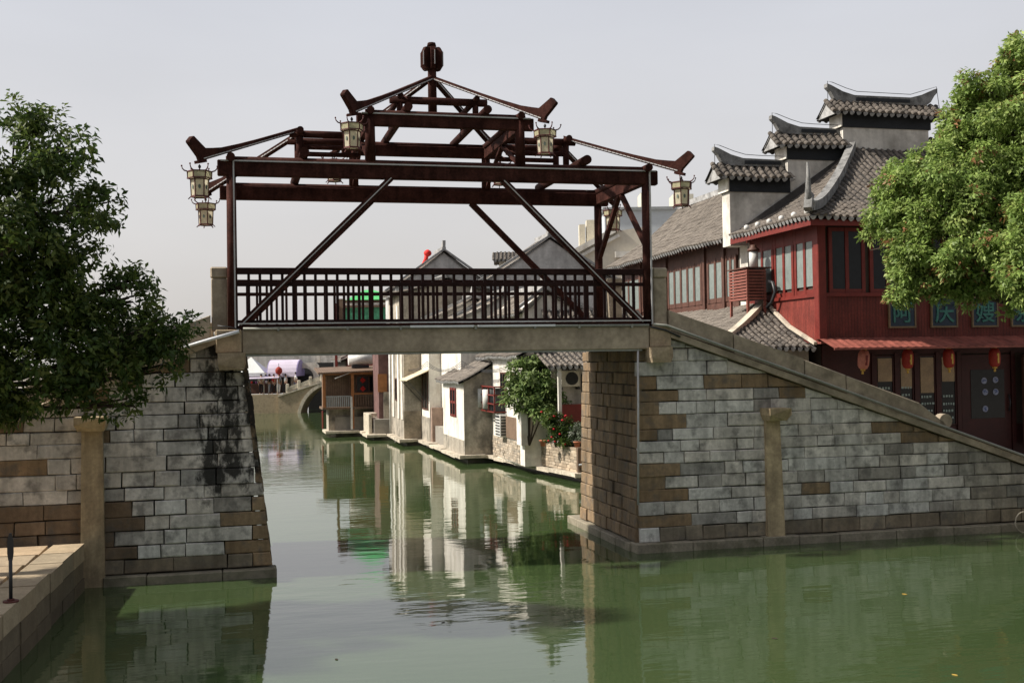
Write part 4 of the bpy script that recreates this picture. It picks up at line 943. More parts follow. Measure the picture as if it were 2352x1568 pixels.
# B: white house with red window cage
hb = bthing('white_canal_house', 'white canal house with a red window cage and shuttered opening behind the green shrub', 'house', (11, 20, .3))
g = MB(); g.box(10.45, 13.5, 17.2, 24.4, .3, 4.42); bpart(g, 'wall', M['plaster_w'], hb)
g = MB(); tile_roof(g, (10.15, 24.4, 4.42), (10.15, 17.0, 4.42), [(11.2, 17.0, 5.0), (11.2, 24.4, 5.0)], .24, .07, .03, .4); bpart(g, 'roof', M['tile'], hb)
g = MB(); brickwall(g, lambda a, z, d: (10.42-d, a, z), 17.9, 23.2, .33, 1.16, (.40, .34, .27)); bpart(g, 'brick_base', M['brick'], hb)
window(hb, 'u', 10.45, 19.9, 20.9, 3.05, 3.78, 2, 1, M['brownf'], M['glass_d'], .06)
window(hb, 'u', 10.45, 18.3, 19.2, 3.05, 3.75, 2, 1, M['brownf'], M['glass_d'], .06)
cg = MB()
for v in (20.05, 21.1, 22.2, 23.4): cg.box(9.95, 10.0, v, v+.05, 2.18, 3.22)
for z in (2.18, 2.5, 2.85, 3.18): cg.box(9.95, 9.99, 20.05, 23.45, z, z+.05); cg.box(9.99, 10.45, 20.05, 20.09, z, z+.05); cg.box(9.99, 10.45, 23.41, 23.45, z, z+.05)
bpart(cg, 'window_cage', M['redp'], hb)
g = MB(); g.box(10.05, 10.448, 20.2, 23.3, 2.2, 3.15); bpart(g, 'cage_window', M['glass_d'], hb)
for v_ in (22.7, 21.5): g = MB(); g.cyl((10.0, v_, 2.3), (10.0, v_, 3.08), .2, n=14); bpart(g, 'water_tank', M['vent'], hb)
g = MB(); g.box(10.38, 10.448, 17.95, 19.9, 1.22, 2.05); bpart(g, 'brown_shutter', M['wood'], hb)
g = MB(); g.box(10.25, 10.5, 16.9, 17.6, 1.1, 2.7); bpart(g, 'white_buttress', M['plaster_w'], hb)
av = bthing('louvred_unit', 'white louvred cooling unit fixed low on the white house by the brown shutter', 'cooling unit', (10.3, 20.3, 1.2))
g = MB(); g.bbox(10.15, 10.44, 19.95, 20.75, 1.22, 2.12, .02); bpart(g, 'case', M['vent'], av)
g = MB()
for k in range(7): z = 1.30+k*.115; g.box(10.135, 10.149, 20.0, 20.7, z, z+.045); g.box(10.2, 10.4, 19.93, 19.949, z, z+.045)
bpart(g, 'louvres', M['acd'], av)
# C: small projecting house
hc = bthing('small_projecting_house', 'small projecting canal house with lean-to tile roof and a red framed window', 'house', (9.6, 25, .3))
g = MB(); g.prism([(9.25, 22.62, .3), (10.44, 22.62, .3), (10.44, 22.62, 4.02), (9.25, 22.62, 3.46)], (0, 4.9, 0)); bpart(g, 'wall', M['plaster_w'], hc)
g = MB(); g.prism([(9.24, 22.59, .3), (10.45, 22.59, .3), (10.45, 22.59, 4.02), (9.24, 22.59, 3.46)], (0, .025, 0)); bpart(g, 'end_wall', M['plaster_g'], hc)
g = MB(); tile_roof(g, (8.98, 27.8, 3.40), (8.98, 22.4, 3.40), [(10.5, 22.4, 4.22), (10.5, 27.8, 4.22)], .22, .068, .04, .3); bpart(g, 'roof', M['tile_w'], hc)
window(hc, 'u', 9.25, 24.3, 25.6, 1.85, 3.1, 2, 2, M['redp'], M['glass_d'], .10)
g = MB(); g.box(9.225, 9.25, 22.7, 27.4, .3, .95); bpart(g, 'bare_brick_patch', M['plaster_g'], hc)
# D and D2: tall white houses
hd2 = bthing('tall_white_house', 'tall white canal house rising behind the small projecting house', 'house', (12, 29, .3))
gable_house(hd2, 9.85, 14, 26.2, 31.2, .3, 6.3, 7.3, M['plaster_w'], M['tile_w'], ur=12, gm=M['plaster_w'])
window(hd2, 'v', 26.18, 10.3, 11.0, 4.9, 5.7, 1, 1, M['brownf'], M['glass_d'], .06)
hd = bthing('white_house_with_dark_window', 'narrow white canal house with a tall dark window and a canvas awning', 'house', (11, 32.5, .3))
gable_house(hd, 9.25, 13.8, 31.25, 33.6, .3, 6.4, 7.4, M['plaster_w'], M['tile'], gm=None)
window(hd, 'u', 9.25, 31.55, 33.3, 1.85, 3.75, 2, 1, M['brownf'], M['glass_d'], .08)
g = MB(); g.box(9.22, 9.249, 31.3, 33.55, .3, 1.5); bpart(g, 'stone_base', M['plaster_g'], hd)
g = MB(); g.box(9.3, 9.84, 30.9, 31.24, .3, 2.0); bpart(g, 'brick_corner', M['brickp'], hd)
can = bthing('canvas_awning', 'cream canvas awning sloping from the dark window over the canal', 'awning', (8.8, 32.5, 3.6))
g = MB(); g.prism([(8.15, 31.3, 3.32), (9.24, 31.3, 3.80), (9.24, 31.3, 3.84), (8.15, 31.3, 3.36)], (0, 2.6, 0)); bpart(g, 'canvas', M['canvas'], can)
for v in (31.4, 33.6): g = MB(); g.bar((8.2, v, 3.30), (9.24, v, 2.2), .03, .03); bpart(g, 'strut', M['iron'], can)
# E
he = bthing('weathered_canal_house', 'weathered grey and white canal house with stained base beyond the canvas awning', 'house', (10.5, 36, .3))
gable_house(he, 8.35, 13, 33.75, 39.2, .3, 7.9, 8.55, M['plaster_g'], M['tile'], gm=None, horn=False)
g = MB(); g.box(8.36, 9.3, 33.70, 33.74, .3, 7.6); bpart(g, 'end_wall', M['plaster_g'], he)
g = MB(); g.box(8.32, 9.2, 33.64, 33.69, .3, 1.75); bpart(g, 'dark_base', M['granite'], he)
window(he, 'u', 8.35, 36, 36.8, 2.2, 3.4, 1, 1, M['brownf'], M['glass_d'], .08)
g = MB()
for v in (34.0, 35.3, 37.3): g.box(8.30, 8.349, v, v+.55, 1.3, 7.2)
bpart(g, 'white_patches', M['plaster_w'], he)
g = MB(); g.tube([(8.25, 38.3, .4), (8.25, 38.3, 5)], .06); bpart(g, 'downpipe', M['vent'], he)
# upper houses seen through the railing
hh = bthing('white_gabled_house', 'white gabled house with tiled roof, second row behind the green shrub', 'house', (12.5, 21, 1.1))
gable_house(hh, 11.0, 14.6, 19.4, 24.4, 1.1, 6.35, 7.05, M['plaster_w'], M['tile_w'], ur=11.9, zeR=5.75)
window(hh, 'v', 19.36, 11.9, 12.6, 5.0, 5.6, 1, 1, M['brownf'], M['glass_d'], .06)
h3 = bthing('low_roof_house', 'low house with sunlit grey tile roof between the white gables and the long house', 'house', (13.5, 16.5, 1.1))
g = MB(); g.box(12.2, 15.5, 18.1, 19.3, 1.1, 5.0); bpart(g, 'wall', M['plaster'], h3)
g = MB(); tile_roof(g, (11.8, 17.9, 5.3), (15.8, 17.9, 5.3), [(15.8, 19.3, 6.2), (11.8, 19.3, 6.2)], .24, .07, .04, .3); bpart(g, 'roof', M['tile_w'], h3)
hg = bthing('grey_gable_house', 'broad grey gable with a curled ridge end, the larger one beyond the bridge deck', 'house', (16.2, 36, 1.1))
gable_house(hg, 12.3, 20.2, 34, 36.4, 1.1, 8.25, 10.72, M['gable'], M['tile'], gm=M['gable'], ur=16.25)
hf = bthing('far_grey_gable_house', 'smaller grey gable with pointed ridge end beyond the bridge railing', 'house', (12.2, 46, 1.1))
gable_house(hf, 9.0, 15.4, 43, 45.5, 1.1, 8.6, 10.85, M['gable'], M['tile'], gm=M['gable'], ur=12.2)
rd = bthing('red_ornament', 'small red swan-necked ornament on a roof beside the smaller grey gable', 'ornament', (11.2, 47, 9.8))
g = MB(); g.tube([(11.0, 44.6, 9.9), (11.25, 44.6, 10.2), (11.4, 44.6, 10.5), (11.42, 44.6, 10.75)], [.08, .12, .13, .12], 8); g.lathe([(.05, -.22), (.2, -.12), (.25, 0), (.2, .13), (.06, .22)], (11.5, 44.6, 10.85), 10); bpart(g, 'body', M['redpaper'], rd)
# ------------------------------------------------------------------ wooden waterside house, steps
wh = bthing('wooden_waterside_house', 'brown timber house with balcony rails and red papers on a stone base beside the water', 'house', (6.8, 44, .3))
g = MB(); g.box(5.25, 8.6, 42.9, 44.6, .3, 1.6); bpart(g, 'stone_base', M['plaster_g'], wh)
g = MB(); g.box(5.0, 6.55, 42.9, 44.6, 1.7, 3.7); g.box(6.56, 8.6, 42.95, 44.6, 1.7, 3.7); bpart(g, 'plank_wall', M['wood'], wh)
g = MB(); g.box(4.85, 8.75, 42.1, 44.6, 1.58, 1.70); bpart(g, 'balcony_floor', M['wood'], wh)
g = MB(); g.prism([(4.6, 41.85, 3.62), (8.9, 41.85, 3.74), (8.9, 45, 4.0), (4.6, 45, 3.9)], (0, 0, .09)); bpart(g, 'roof', M['wood'], wh)
g = MB()
for x in (4.88, 6.5, 8.62): g.box(x, x+.16, 42.12, 42.28, .45 if x > 6 and x < 8 else 1.6, 3.66)
bpart(g, 'orange_post', M['orange'], wh)
g = MB(); g.box(4.9, 8.75, 42.10, 42.2, 3.56, 3.70); g.box(6.66, 8.62, 42.14, 42.2, 2.42, 2.5); bpart(g, 'lintel', M['orange'], wh)
g = MB(); 
for k in range(14): g.box(4.98+k*.11, 5.04+k*.11, 42.14, 42.19, 1.72, 2.3)
g.box(4.9, 6.5, 42.13, 42.2, 2.3, 2.36); bpart(g, 'grey_balustrade', M['grey'], wh)
g = MB()
for k in range(13): g.box(6.74+k*.145, 6.80+k*.145, 42.14, 42.19, 1.72, 2.42)
bpart(g, 'brown_balustrade', M['wood'], wh)
f = window(wh, 'v', 42.94, 6.85, 8.4, 2.5, 3.5, 2, 1, M['brownf'], M['glass_d'], .07)
for x in (7.25, 8.02):
    for z in (2.72, 3.22): g = MB(); g.prism([(x, 42.86, z-.17), (x+.17, 42.86, z), (x, 42.86, z+.17), (x-.17, 42.86, z)], (0, .012, 0)); bpart(g, 'red_paper', M['redpaper'], f)
g = MB(); g.box(4.84, 4.9, 42.15, 42.6, .5, 1.5); bpart(g, 'red_prop', M['redp'], wh)
g = MB(); g.box(6.45, 6.56, 42.05, 42.16, .42, 2.3); bpart(g, 'white_post', M['vent'], wh)
g = MB(); g.prism([(5.55, 41.7, 3.35), (6.7, 42.1, 3.75), (6.7, 42.3, 3.75), (5.55, 41.9, 3.35)], (0, 0, .035)); bpart(g, 'white_flap', M['cloth_w'], wh)
bw = bthing('maroon_brick_house', 'maroon brick and board house with a patched front between timber house and white walls', 'house', (8.3, 40.5, .3))
g = MB(); g.box(7.75, 9.6, 39.3, 42.0, .3, 5.6); bpart(g, 'wall', M['brickd'], bw)
g = MB(); g.box(7.7, 8.2, 39.24, 39.29, 2.6, 3.6); bpart(g, 'orange_panel', M['orange'], bw)
g = MB(); g.box(8.0, 8.6, 39.2, 39.29, .3, 2.6); bpart(g, 'plaster_patch', M['plaster_g'], bw)
g = MB(); tile_roof(g, (7.4, 42.2, 5.5), (7.4, 39.1, 5.5), [(9.8, 39.1, 6.4), (9.8, 42.2, 6.4)], .3, .07, .03, .6); bpart(g, 'roof', M['tile'], bw)
stp = bthing('water_steps', 'stone steps going down to the water beside the timber house', 'steps', (7.9, 41, .3))
g = MB()
for k in range(6): g.bbox(7.3, 8.5, 38.9+k*.3, 42.3, .2+k*.2, .2+(k+1)*.2-.004, .01)
bpart(g, 'treads', M['ledge'], stp)
g = MB(); g.bbox(7.12, 7.3, 38.9, 41.5, .2, 1.4, .02); bpart(g, 'cheek_wall', M['ledge'], stp)
dkh = bthing('dark_roofed_house', 'dark roofed house with a white cylinder tank rising behind the timber house', 'house', (9.5, 56, 1.1))
gable_house(dkh, 7.4, 11.6, 55, 62, 1.1, 4.6, 5.6, M['shade_wall'], M['tile'], horn=False)
tk = bthing('roof_tank', 'white cylinder tank lying on the roof behind the timber house', 'tank', (7.2, 43.6, 4.0))
g = MB(); g.cyl((6.5, 43.6, 4.4), (7.9, 43.6, 4.45), .3, n=18); bpart(g, 'drum', M['vent'], tk)
g = MB(); g.box(6.7, 7.7, 43.4, 43.8, 3.95, 4.12); bpart(g, 'cradle', M['iron'], tk)
# ------------------------------------------------------------------ far bank: tents, moon-gate wall, arch bridge (world x, y)
def wthing(name, label, cat, at, group=None):
    o = thing(name, label, cat, at, 0, group, world=True); BASE[o.name] = at; return o
fq = MB(); fq.box(-70, -18.9, 97.95, 99, -.5, 1.62); struct(fq, 'far_quay_wall', M['granite_l'])
ab = wthing('arch_bridge', 'distant stone arch bridge with post balustrade crossing the canal bend', 'bridge', (-15.5, 99, 0))
cx, r_ = -15.3, 3.0; g = MB()
def arc(n0, n1, N, r): return [(cx+r*math.cos(math.pi*(n0+(n1-n0)*k/N)), r*math.sin(math.pi*(n0+(n1-n0)*k/N))-.55) for k in range(N+1)]
topz = lambda x: 3.0-abs(x-cx)*.30 if abs(x-cx) > .8 else 2.85
ar = arc(1, 0, 24, r_)
i0 = [(x, max(z, -.5)) for x, z in ar]
for k in range(len(i0)-1):
    (xa, za), (xb, zb) = i0[k], i0[k+1]
    g.prism([(xa, 97.6, za), (xb, 97.6, zb), (xb, 97.6, topz(xb)), (xa, 97.6, topz(xa))], (0, 3, 0))
g.prism([(-20.2, 97.6, -.5), (i0[0][0], 97.6, -.5), (i0[0][0], 97.6, topz(i0[0][0])), (-20.2, 97.6, topz(-20.2))], (0, 3, 0))
g.prism([(i0[-1][0], 97.6, -.5), (-10.5, 97.6, -.5), (-10.5, 97.6, topz(-10.5)), (i0[-1][0], 97.6, topz(i0[-1][0]))], (0, 3, 0))
bpart(g, 'spandrel', M['granite_l'], ab)
g = MB(); a1 = arc(1, 0, 24, r_+.02); a2 = arc(1, 0, 24, r_+.30)
for k in range(24): g.prism([(a1[k][0], 97.52, a1[k][1]), (a1[k+1][0], 97.52, a1[k+1][1]), (a2[k+1][0], 97.52, a2[k+1][1]), (a2[k][0], 97.52, a2[k][1])], (0, .1, 0))
bpart(g, 'arch_ring', M['ledge'], ab)
g = MB()
for k in range(9):
    x = -19.4+k*1.0; z = topz(x); g.bbox(x-.12, x+.12, 97.55, 97.8, z-.02, z+.75, .03)
    if k < 8: x2 = x+1.0; g.prism([(x+.12, 97.62, z+.08), (x2-.12, 97.62, topz(x2)+.08), (x2-.12, 97.62, topz(x2)+.5), (x+.12, 97.62, z+.5)], (0, .12, 0))
bpart(g, 'balustrade', M['ledge'], ab)
g = MB(); g.prism([(-20.2, 97.5, topz(-20.2)-.12), (cx-.8, 97.5, 2.66), (cx-.8, 97.5, 2.8), (-20.2, 97.5, topz(-20.2)+.02)], (0, .12, 0)); bpart(g, 'coping', M['ledge'], ab)
mg = wthing('moon_gate_wall', 'pale wall with a dark round moon gate beside the arch bridge', 'wall', (-18.2, 101.5, 1.5))
g = MB(); c0 = (-18.6, 3.05); N = 28; R_ = .78
pts = [(c0[0]+R_*math.cos(2*math.pi*k/N), c0[1]+R_*math.sin(2*math.pi*k/N)) for k in range(N)]
sq = []
for k in range(N):
    a = 2*math.pi*k/N; m_ = max(abs(math.cos(a)), abs(math.sin(a))); sq.append((c0[0]+1.25*math.cos(a)/m_, c0[1]+1.25*math.sin(a)/m_ if math.sin(a) > -.99 else c0[1]-1.25))
for k in range(N):
    k2 = (k+1) % N; g.prism([(pts[k][0], 101.5, pts[k][1]), (sq[k][0], 101.5, sq[k][1]), (sq[k2][0], 101.5, sq[k2][1]), (pts[k2][0], 101.5, pts[k2][1])], (0, .35, 0))
bpart(g, 'gate_surround', M['plaster'], mg)
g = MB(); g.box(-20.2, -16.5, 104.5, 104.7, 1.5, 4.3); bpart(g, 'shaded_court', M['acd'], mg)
wt = wthing('white_far_house', 'plain white house behind the moon gate and lilac awning', 'house', (-17, 106, 1.5))
g = MB(); g.box(-28, -18.0, 106, 112, 1.5, 6.4); bpart(g, 'wall', M['plaster_w'], wt)
g = MB(); g.box(-17.9, -15.6, 105.5, 111, 1.5, 5.6); bpart(g, 'grey_wing', M['plaster'], wt)
g = MB(); g.box(-28.3, -17.7, 105.7, 112.3, 6.4, 6.7); bpart(g, 'roof', M['tile'], wt)
dh = wthing('dark_far_house', 'dark shaded house front behind the timber waterside house', 'house', (-13.5, 104, 1.5))
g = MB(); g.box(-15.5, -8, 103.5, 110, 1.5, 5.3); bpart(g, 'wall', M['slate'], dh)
g = MB(); g.box(-18.6, -8, 103.2, 103.4, -.6, 2.7); bpart(g, 'arch_shade_backing', M['acd'], dh)  # dark sheet added so the arch opening looks shaded
g = MB(); tile_roof(g, (-15.9, 103.1, 5.2), (-7.6, 103.1, 5.2), [(-7.6, 107, 6.6), (-15.9, 107, 6.6)], .4, .09, .05, .8); bpart(g, 'roof', M['tile'], dh)
tn = wthing('lilac_awning', 'lilac barrel-shaped awning over stalls on the far quay', 'awning', (-19.6, 100.5, 1.6))
g = MB(); pr = [(98.9+1.9*(1-math.cos(math.pi*k/12))/1, 3.15+1.45*math.sin(math.pi*k/12)) for k in range(13)]
for k in range(12): g.prism([(-21.4, pr[k][0], pr[k][1]), (-18.9, pr[k][0], pr[k][1]), (-18.9, pr[k+1][0], pr[k+1][1]), (-21.4, pr[k+1][0], pr[k+1][1])], (0, 0, -.05))
bpart(g, 'cloth', M['tent'], tn)
g = MB(); g.prism([(-18.88, y, z) for y, z in pr], (.06, 0, 0)); g.prism([(-21.46, y, z) for y, z in pr], (.05, 0, 0)); bpart(g, 'end_cloth', M['tent_d'], tn)
for x in (-21.3, -19.0): g = MB(); g.cyl((x, 99.0, 1.6), (x, 99.0, 3.2), .05, n=8); bpart(g, 'pole', M['vent'], tn)
tw = wthing('white_stall_canopy', 'white pointed stall canopy left of the lilac awning', 'canopy', (-23, 100, 1.6))
g = MB(); i = g.add([(-24.6, 98.8, 3.5), (-21.6, 98.8, 3.5), (-21.6, 101.8, 3.5), (-24.6, 101.8, 3.5), (-23.1, 100.3, 4.9)]); [g.face([i+k, i+(k+1) % 4, i+4]) for k in range(4)]; g.box(-24.6, -21.6, 98.76, 98.8, 3.2, 3.5); bpart(g, 'cloth', M['cloth_w'], tw)
for x in (-24.5, -21.7): g = MB(); g.cyl((x, 98.9, 1.6), (x, 98.9, 3.4), .05, n=8); bpart(g, 'pole', M['vent'], tw)
tw2 = wthing('flat_stall_canopy', 'low white flat canopy over the crowded stall below the pointed one', 'canopy', (-22, 98.6, 1.6))
g = MB(); g.prism([(-23.4, 98.2, 2.95), (-20.3, 98.2, 3.0), (-20.3, 99.6, 3.2), (-23.4, 99.6, 3.15)], (0, 0, .06)); bpart(g, 'cloth', M['tent'], tw2)
for x in (-23.3, -20.4): g = MB(); g.cyl((x, 98.3, 1.6), (x, 98.3, 3.0), .04, n=8); bpart(g, 'pole', M['vent'], tw2)
bk = wthing('stall_counter', 'dark stall counter heaped with red and dark goods on the far quay', 'stall', (-22, 100, 1.6))
g = MB(); g.bbox(-23.3, -20.6, 100.6, 101.4, 1.62, 2.5, .03); bpart(g, 'counter', M['brownf'], bk)
g = MB(); g.box(-24.5, -17.9, 102.6, 102.7, 1.62, 3.3); bpart(g, 'back_panel', M['acd'], bk)
for k in range(14): 
    x = -23.2+k*.19; g = MB(); g.lathe([(.05, 2.5), (.10, 2.53), (.10, 2.62+rnd.uniform(0, .15)), (.04, 2.72)], (x, 100.9+rnd.uniform(-.2, .2), rnd.uniform(0, .03)), 8); bpart(g, 'goods', [M['cl_red'], M['cl_black'], M['cl_purple'], M['cl_white']][k % 4], bk)
sl_ = wthing('red_round_lantern', 'round red lantern hanging by the lilac awning on the far quay', 'lantern', (-20.32, 98.6, 3.2))
g = MB(); g.lathe([(.08, 3.35), (.26, 3.5), (.32, 3.7), (.26, 3.9), (.08, 4.05)], (-20.32, 98.6, -.05), 14); bpart(g, 'shade', M['lantern'], sl_)
g = MB(); g.cyl((-20.32, 98.6, 3.95), (-20.32, 98.6, 4.3), .02, n=6); bpart(g, 'cord', M['iron'], sl_)
# people on the far quay
def limb_mesh(chains, name, m_, parent):
    vs, es, rs = [], [], []
    for ch in chains:
        prev = None
        for key in ch:
            if key not in vs: vs.append(key); rs.append(key[3])
            j = vs.index(key)
            if prev is not None: es.append((prev, j))
            prev = j
    me = bpy.data.meshes.new(name); me.from_pydata([k[:3] for k in vs], es, []); o = bpy.data.objects.new(name, me); COL.objects.link(o)
    md = o.modifiers.new('s', 'SKIN'); 
    for k, r in enumerate(rs): me.skin_vertices[0].data[k].radius = (r, r)
    me.skin_vertices[0].data[0].use_root = True; o.modifiers.new('d', 'SUBSURF').levels = 1
    bpy.context.view_layer.update(); m2 = bpy.data.meshes.new_from_object(o.evaluated_get(bpy.context.evaluated_depsgraph_get())); bpy.data.objects.remove(o); m2.name = name
    m2.materials.clear(); m2.materials.append(m_); o = bpy.data.objects.new(name, m2); COL.objects.link(o); o.parent = parent
    for p in m2.polygons: p.use_smooth = True
    return o
def person(x, y, z, label, shirt, trousers, ang, stride=.1, lift=0.0):
    r = wthing('person', label, 'person', (x, y, z), group='people on the far quay'); r.rotation_euler = (0, 0, ang)
    pel, che, nec, hd, ht = (0, 0, .95, .13), (0, -.02, 1.25, .16), (0, 0, 1.46, .055), (0, -.02, 1.56, .085), (0, -.01, 1.68, .075)
    ch = [[pel, che, nec, hd, ht]]; tr = [[(0, 0, .98, .14), (0, -.005, .9, .14)]]; shc = [[(0, 0, .92, .155), (0, -.02, 1.25, .18), (0, 0, 1.42, .08)]]
    for s_ in (-1, 1):
        hp, kn, an, toe = (s_*.10, 0, .88, .085), (s_*.11, -s_*stride*.6, .48, .058), (s_*.11, -s_*stride, .08, .042), (s_*.12, -s_*stride-.14, .04, .035)
        ch.append([pel, hp, kn, an, toe]); tr.append([(0, -.005, .9, .14), (s_*.10, 0, .86, .10), (kn[0], kn[1], .48, .075), (an[0], an[1], .13, .062)])
        sh_, el, wr_, fi = (s_*.19, 0, 1.38, .06), (s_*.25, .02+s_*stride*.5-lift*.1, 1.10+lift*.1, .042), (s_*.23, -.08+s_*stride-lift*.2, .86+lift*.35, .032), (s_*.22, -.12+s_*stride-lift*.25, .76+lift*.4, .022)
        ch.append([che, sh_, el, wr_, fi]); shc.append([(0, -.02, 1.25, .18), (s_*.19, 0, 1.38, .085), (el[0], el[1], el[2]+.05, .062)])
    limb_mesh(ch, 'body', M['skin'], r); limb_mesh(shc, 'shirt', shirt, r); limb_mesh(tr, 'trousers', trousers, r)
    g = MB(); g.lathe([(.03, -.10), (.085, -.04), (.098, .03), (.08, .09), (.03, .115)], (0, .02, 1.66), 10); part(g, 'hair', M['hair'], r)
person(-21.9, 98.75, 1.62, 'person in white shirt at the left end of the far quay stall', M['cl_white'], M['cl_black'], .3)
person(-21.2, 98.9, 1.62, 'person in black shirt and grey trousers under the flat canopy', M['cl_black'], M['cl_grey'], 2.2)
person(-20.75, 98.6, 1.62, 'person in a red shirt near the left canopy pole on the far quay', M['cl_red'], M['cl_black'], 1.0, .16)
person(-20.35, 98.8, 1.62, 'person in grey shirt and pale trousers below the round red lantern', M['cl_grey'], M['cl_white'], -.6)
person(-19.75, 98.7, 1.62, 'person in white shirt and black trousers right of the lantern on the far quay', M['cl_white'], M['cl_black'], 1.4, .18)
person(-18.95, 99.0, 1.75, 'person in a white shirt on the ramp of the arch bridge', M['cl_white'], M['cl_blue'], -1.3, .2)
# green-roofed pavilion beyond
gp = wthing('green_roof_pavilion', 'bright green domed roof above a red-brown eave and green patterned panels beyond the railing', 'pavilion', (-9.8, 76, 1.5))
g = MB(); g.box(-11.1, -8.2, 75.3, 78, 7.1, 7.9); bpart(g, 'green_panels', M['greenglaze'], gp)
g = MB(); g.box(-11.2, -8.1, 75.0, 78.2, 7.9, 8.05); g.box(-11.0, -8.3, 75.2, 78.1, 8.2, 8.4); bpart(g, 'eave', M['wood'], gp)
g = MB(); g.box(-11.05, -8.25, 75.1, 78.1, 8.05, 8.2); bpart(g, 'white_band', M['plaster'], gp)
g = MB(); prof = [(-10.95, 8.4), (-8.1, 8.4), (-8.15, 8.52), (-8.5, 8.62), (-8.8, 8.95), (-9.3, 9.12), (-9.8, 9.1), (-10.3, 8.85), (-10.65, 8.6)]
for k in range(len(prof)-1): pass
i = g.add([(x, 75.0+(z-8.4)*1.2, z) for x, z in prof]); j = g.add([(x, 78.2-(z-8.4)*1.2, z) for x, z in prof]); n_ = len(prof)
g.face(range(i, i+n_)); g.face([j+k for k in range(n_)][::-1])
for k in range(n_): g.face([i+k, j+k, j+(k+1) % n_, i+(k+1) % n_])
bpart(g, 'domed_roof', M['greenroof'], gp)
g = MB(); g.box(-11.6, -11.2, 75.2, 77, 6.8, 8.5); g.box(-8.0, -7.5, 75.4, 77, 6.8, 9.0); bpart(g, 'red_wall', M['wood'], gp)
g = MB(); g.box(-11.75, -11.6, 75.1, 75.3, 1.5, 8.2); g.box(-11.0, -8.3, 75.6, 77.8, 1.5, 7.1); bpart(g, 'red_column', M['redp'], gp)
# distant modern blocks
cb = wthing('cream_block', 'cream rendered building with sloping parapet and rooftop boxes behind the right end of the pavilion', 'building', (6.5, 76, 1.5))
g = MB(); g.prism([(3.2, 75, 1.5), (9.3, 75, 1.5), (9.3, 75, 13.0), (7.2, 75, 12.7), (3.2, 75, 10.6)], (0, 9, 0)); bpart(g, 'wall', M['creamb'], cb)
g = MB(); g.bar((3.0, 74.9, 10.7), (7.2, 74.9, 12.9), .35, .35); g.bar((3.0, 74.9, 10.2), (7.2, 74.9, 12.4), .25, .2); bpart(g, 'cornice', M['plaster_w'], cb)
g = MB(); g.box(4.7, 5.1, 77, 78, 11.5, 13.4); g.box(5.2, 5.9, 77, 78, 11.8, 13.7); bpart(g, 'rooftop_box', M['ac'], cb)
for x, z0, z1 in ((5.3, 9.0, 10.2), (7.3, 9.3, 11.0), (8.2, 9.3, 11.0)): window(cb, 'v', 74.99, x, x+.5, z0, z1, 1, 1, M['plaster_w'], M['glass_d'], .08)
g = MB(); g.box(6.9, 9.4, 74.6, 75, 10.9, 11.3); bpart(g, 'balcony', M['plaster_w'], cb)
ob = wthing('office_block', 'pale blue-grey office block with rooftop plant far behind the tiled roofs', 'building', (14, 112, 1.5))
g = MB(); g.box(9.2, 26, 110, 125, 1.5, 18.6); bpart(g, 'wall', M['office'], ob)
g = MB(); g.box(9.0, 26.2, 109.8, 125.2, 18.6, 18.9); g.box(9.1, 26.1, 109.9, 110, 16.0, 16.15); g.box(9.1, 26.1, 109.9, 110, 13.6, 13.75)
bpart(g, 'parapet', M['grey'], ob)
for k in range(8): window(ob, 'v', 109.99, 10+k*1.9, 11.6+k*1.9, 13.9, 15.7, 2, 1, M['grey'], M['office'], .08)
g = MB(); g.box(13.0, 14.0, 112, 115, 18.9, 20.6); g.box(16.2, 18.2, 112, 115, 18.9, 20.4); bpart(g, 'roof_plant', M['ac'], ob)
st = wthing('small_tiled_tower', 'small cream turret with grey tiled cap between the two grey gables', 'turret', (0, 73, 1.5))
g = MB(); g.box(-.75, .5, 72, 74, 1.5, 10.7); bpart(g, 'wall', M['creamb'], st)
g = MB(); tile_roof(g, (-1.1, 71.6, 10.6), (.9, 71.6, 10.6), [(.9, 73, 11.2), (-1.1, 73, 11.2)], .25, .07, .03, .4); tile_roof(g, (.9, 74.4, 10.6), (-1.1, 74.4, 10.6), [(-1.1, 73, 11.2), (.9, 73, 11.2)], .25, .07, .03, .4); bpart(g, 'roof', M['tile'], st)
# far low houses on the left bank seen through the railing foot
for k, (x, y, w2, z, lb) in enumerate(((-28, 120, 7, 6.6, 'low grey-roofed house far beyond the left bank, leftmost'), (-19, 124, 8, 7.6, 'low grey-roofed house far behind the lilac awning'), (-39, 116, 8, 7.0, 'low grey-roofed house far left behind the tree'))):
    h_ = wthing('far_low_house', lb, 'house', (x, y, 1.5), group='low houses beyond the far quay')
    g = MB(); g.box(x-w2/2, x+w2/2, y, y+7, 1.5, z); bpart(g, 'wall', M['plaster'], h_)
    g = MB(); tile_roof(g, (x-w2/2-.4, y-.4, z), (x+w2/2+.4, y-.4, z), [(x+w2/2+.4, y+3.5, z+1.5), (x-w2/2-.4, y+3.5, z+1.5)], .4, .09, .05, .9); bpart(g, 'roof', M['tile'], h_)
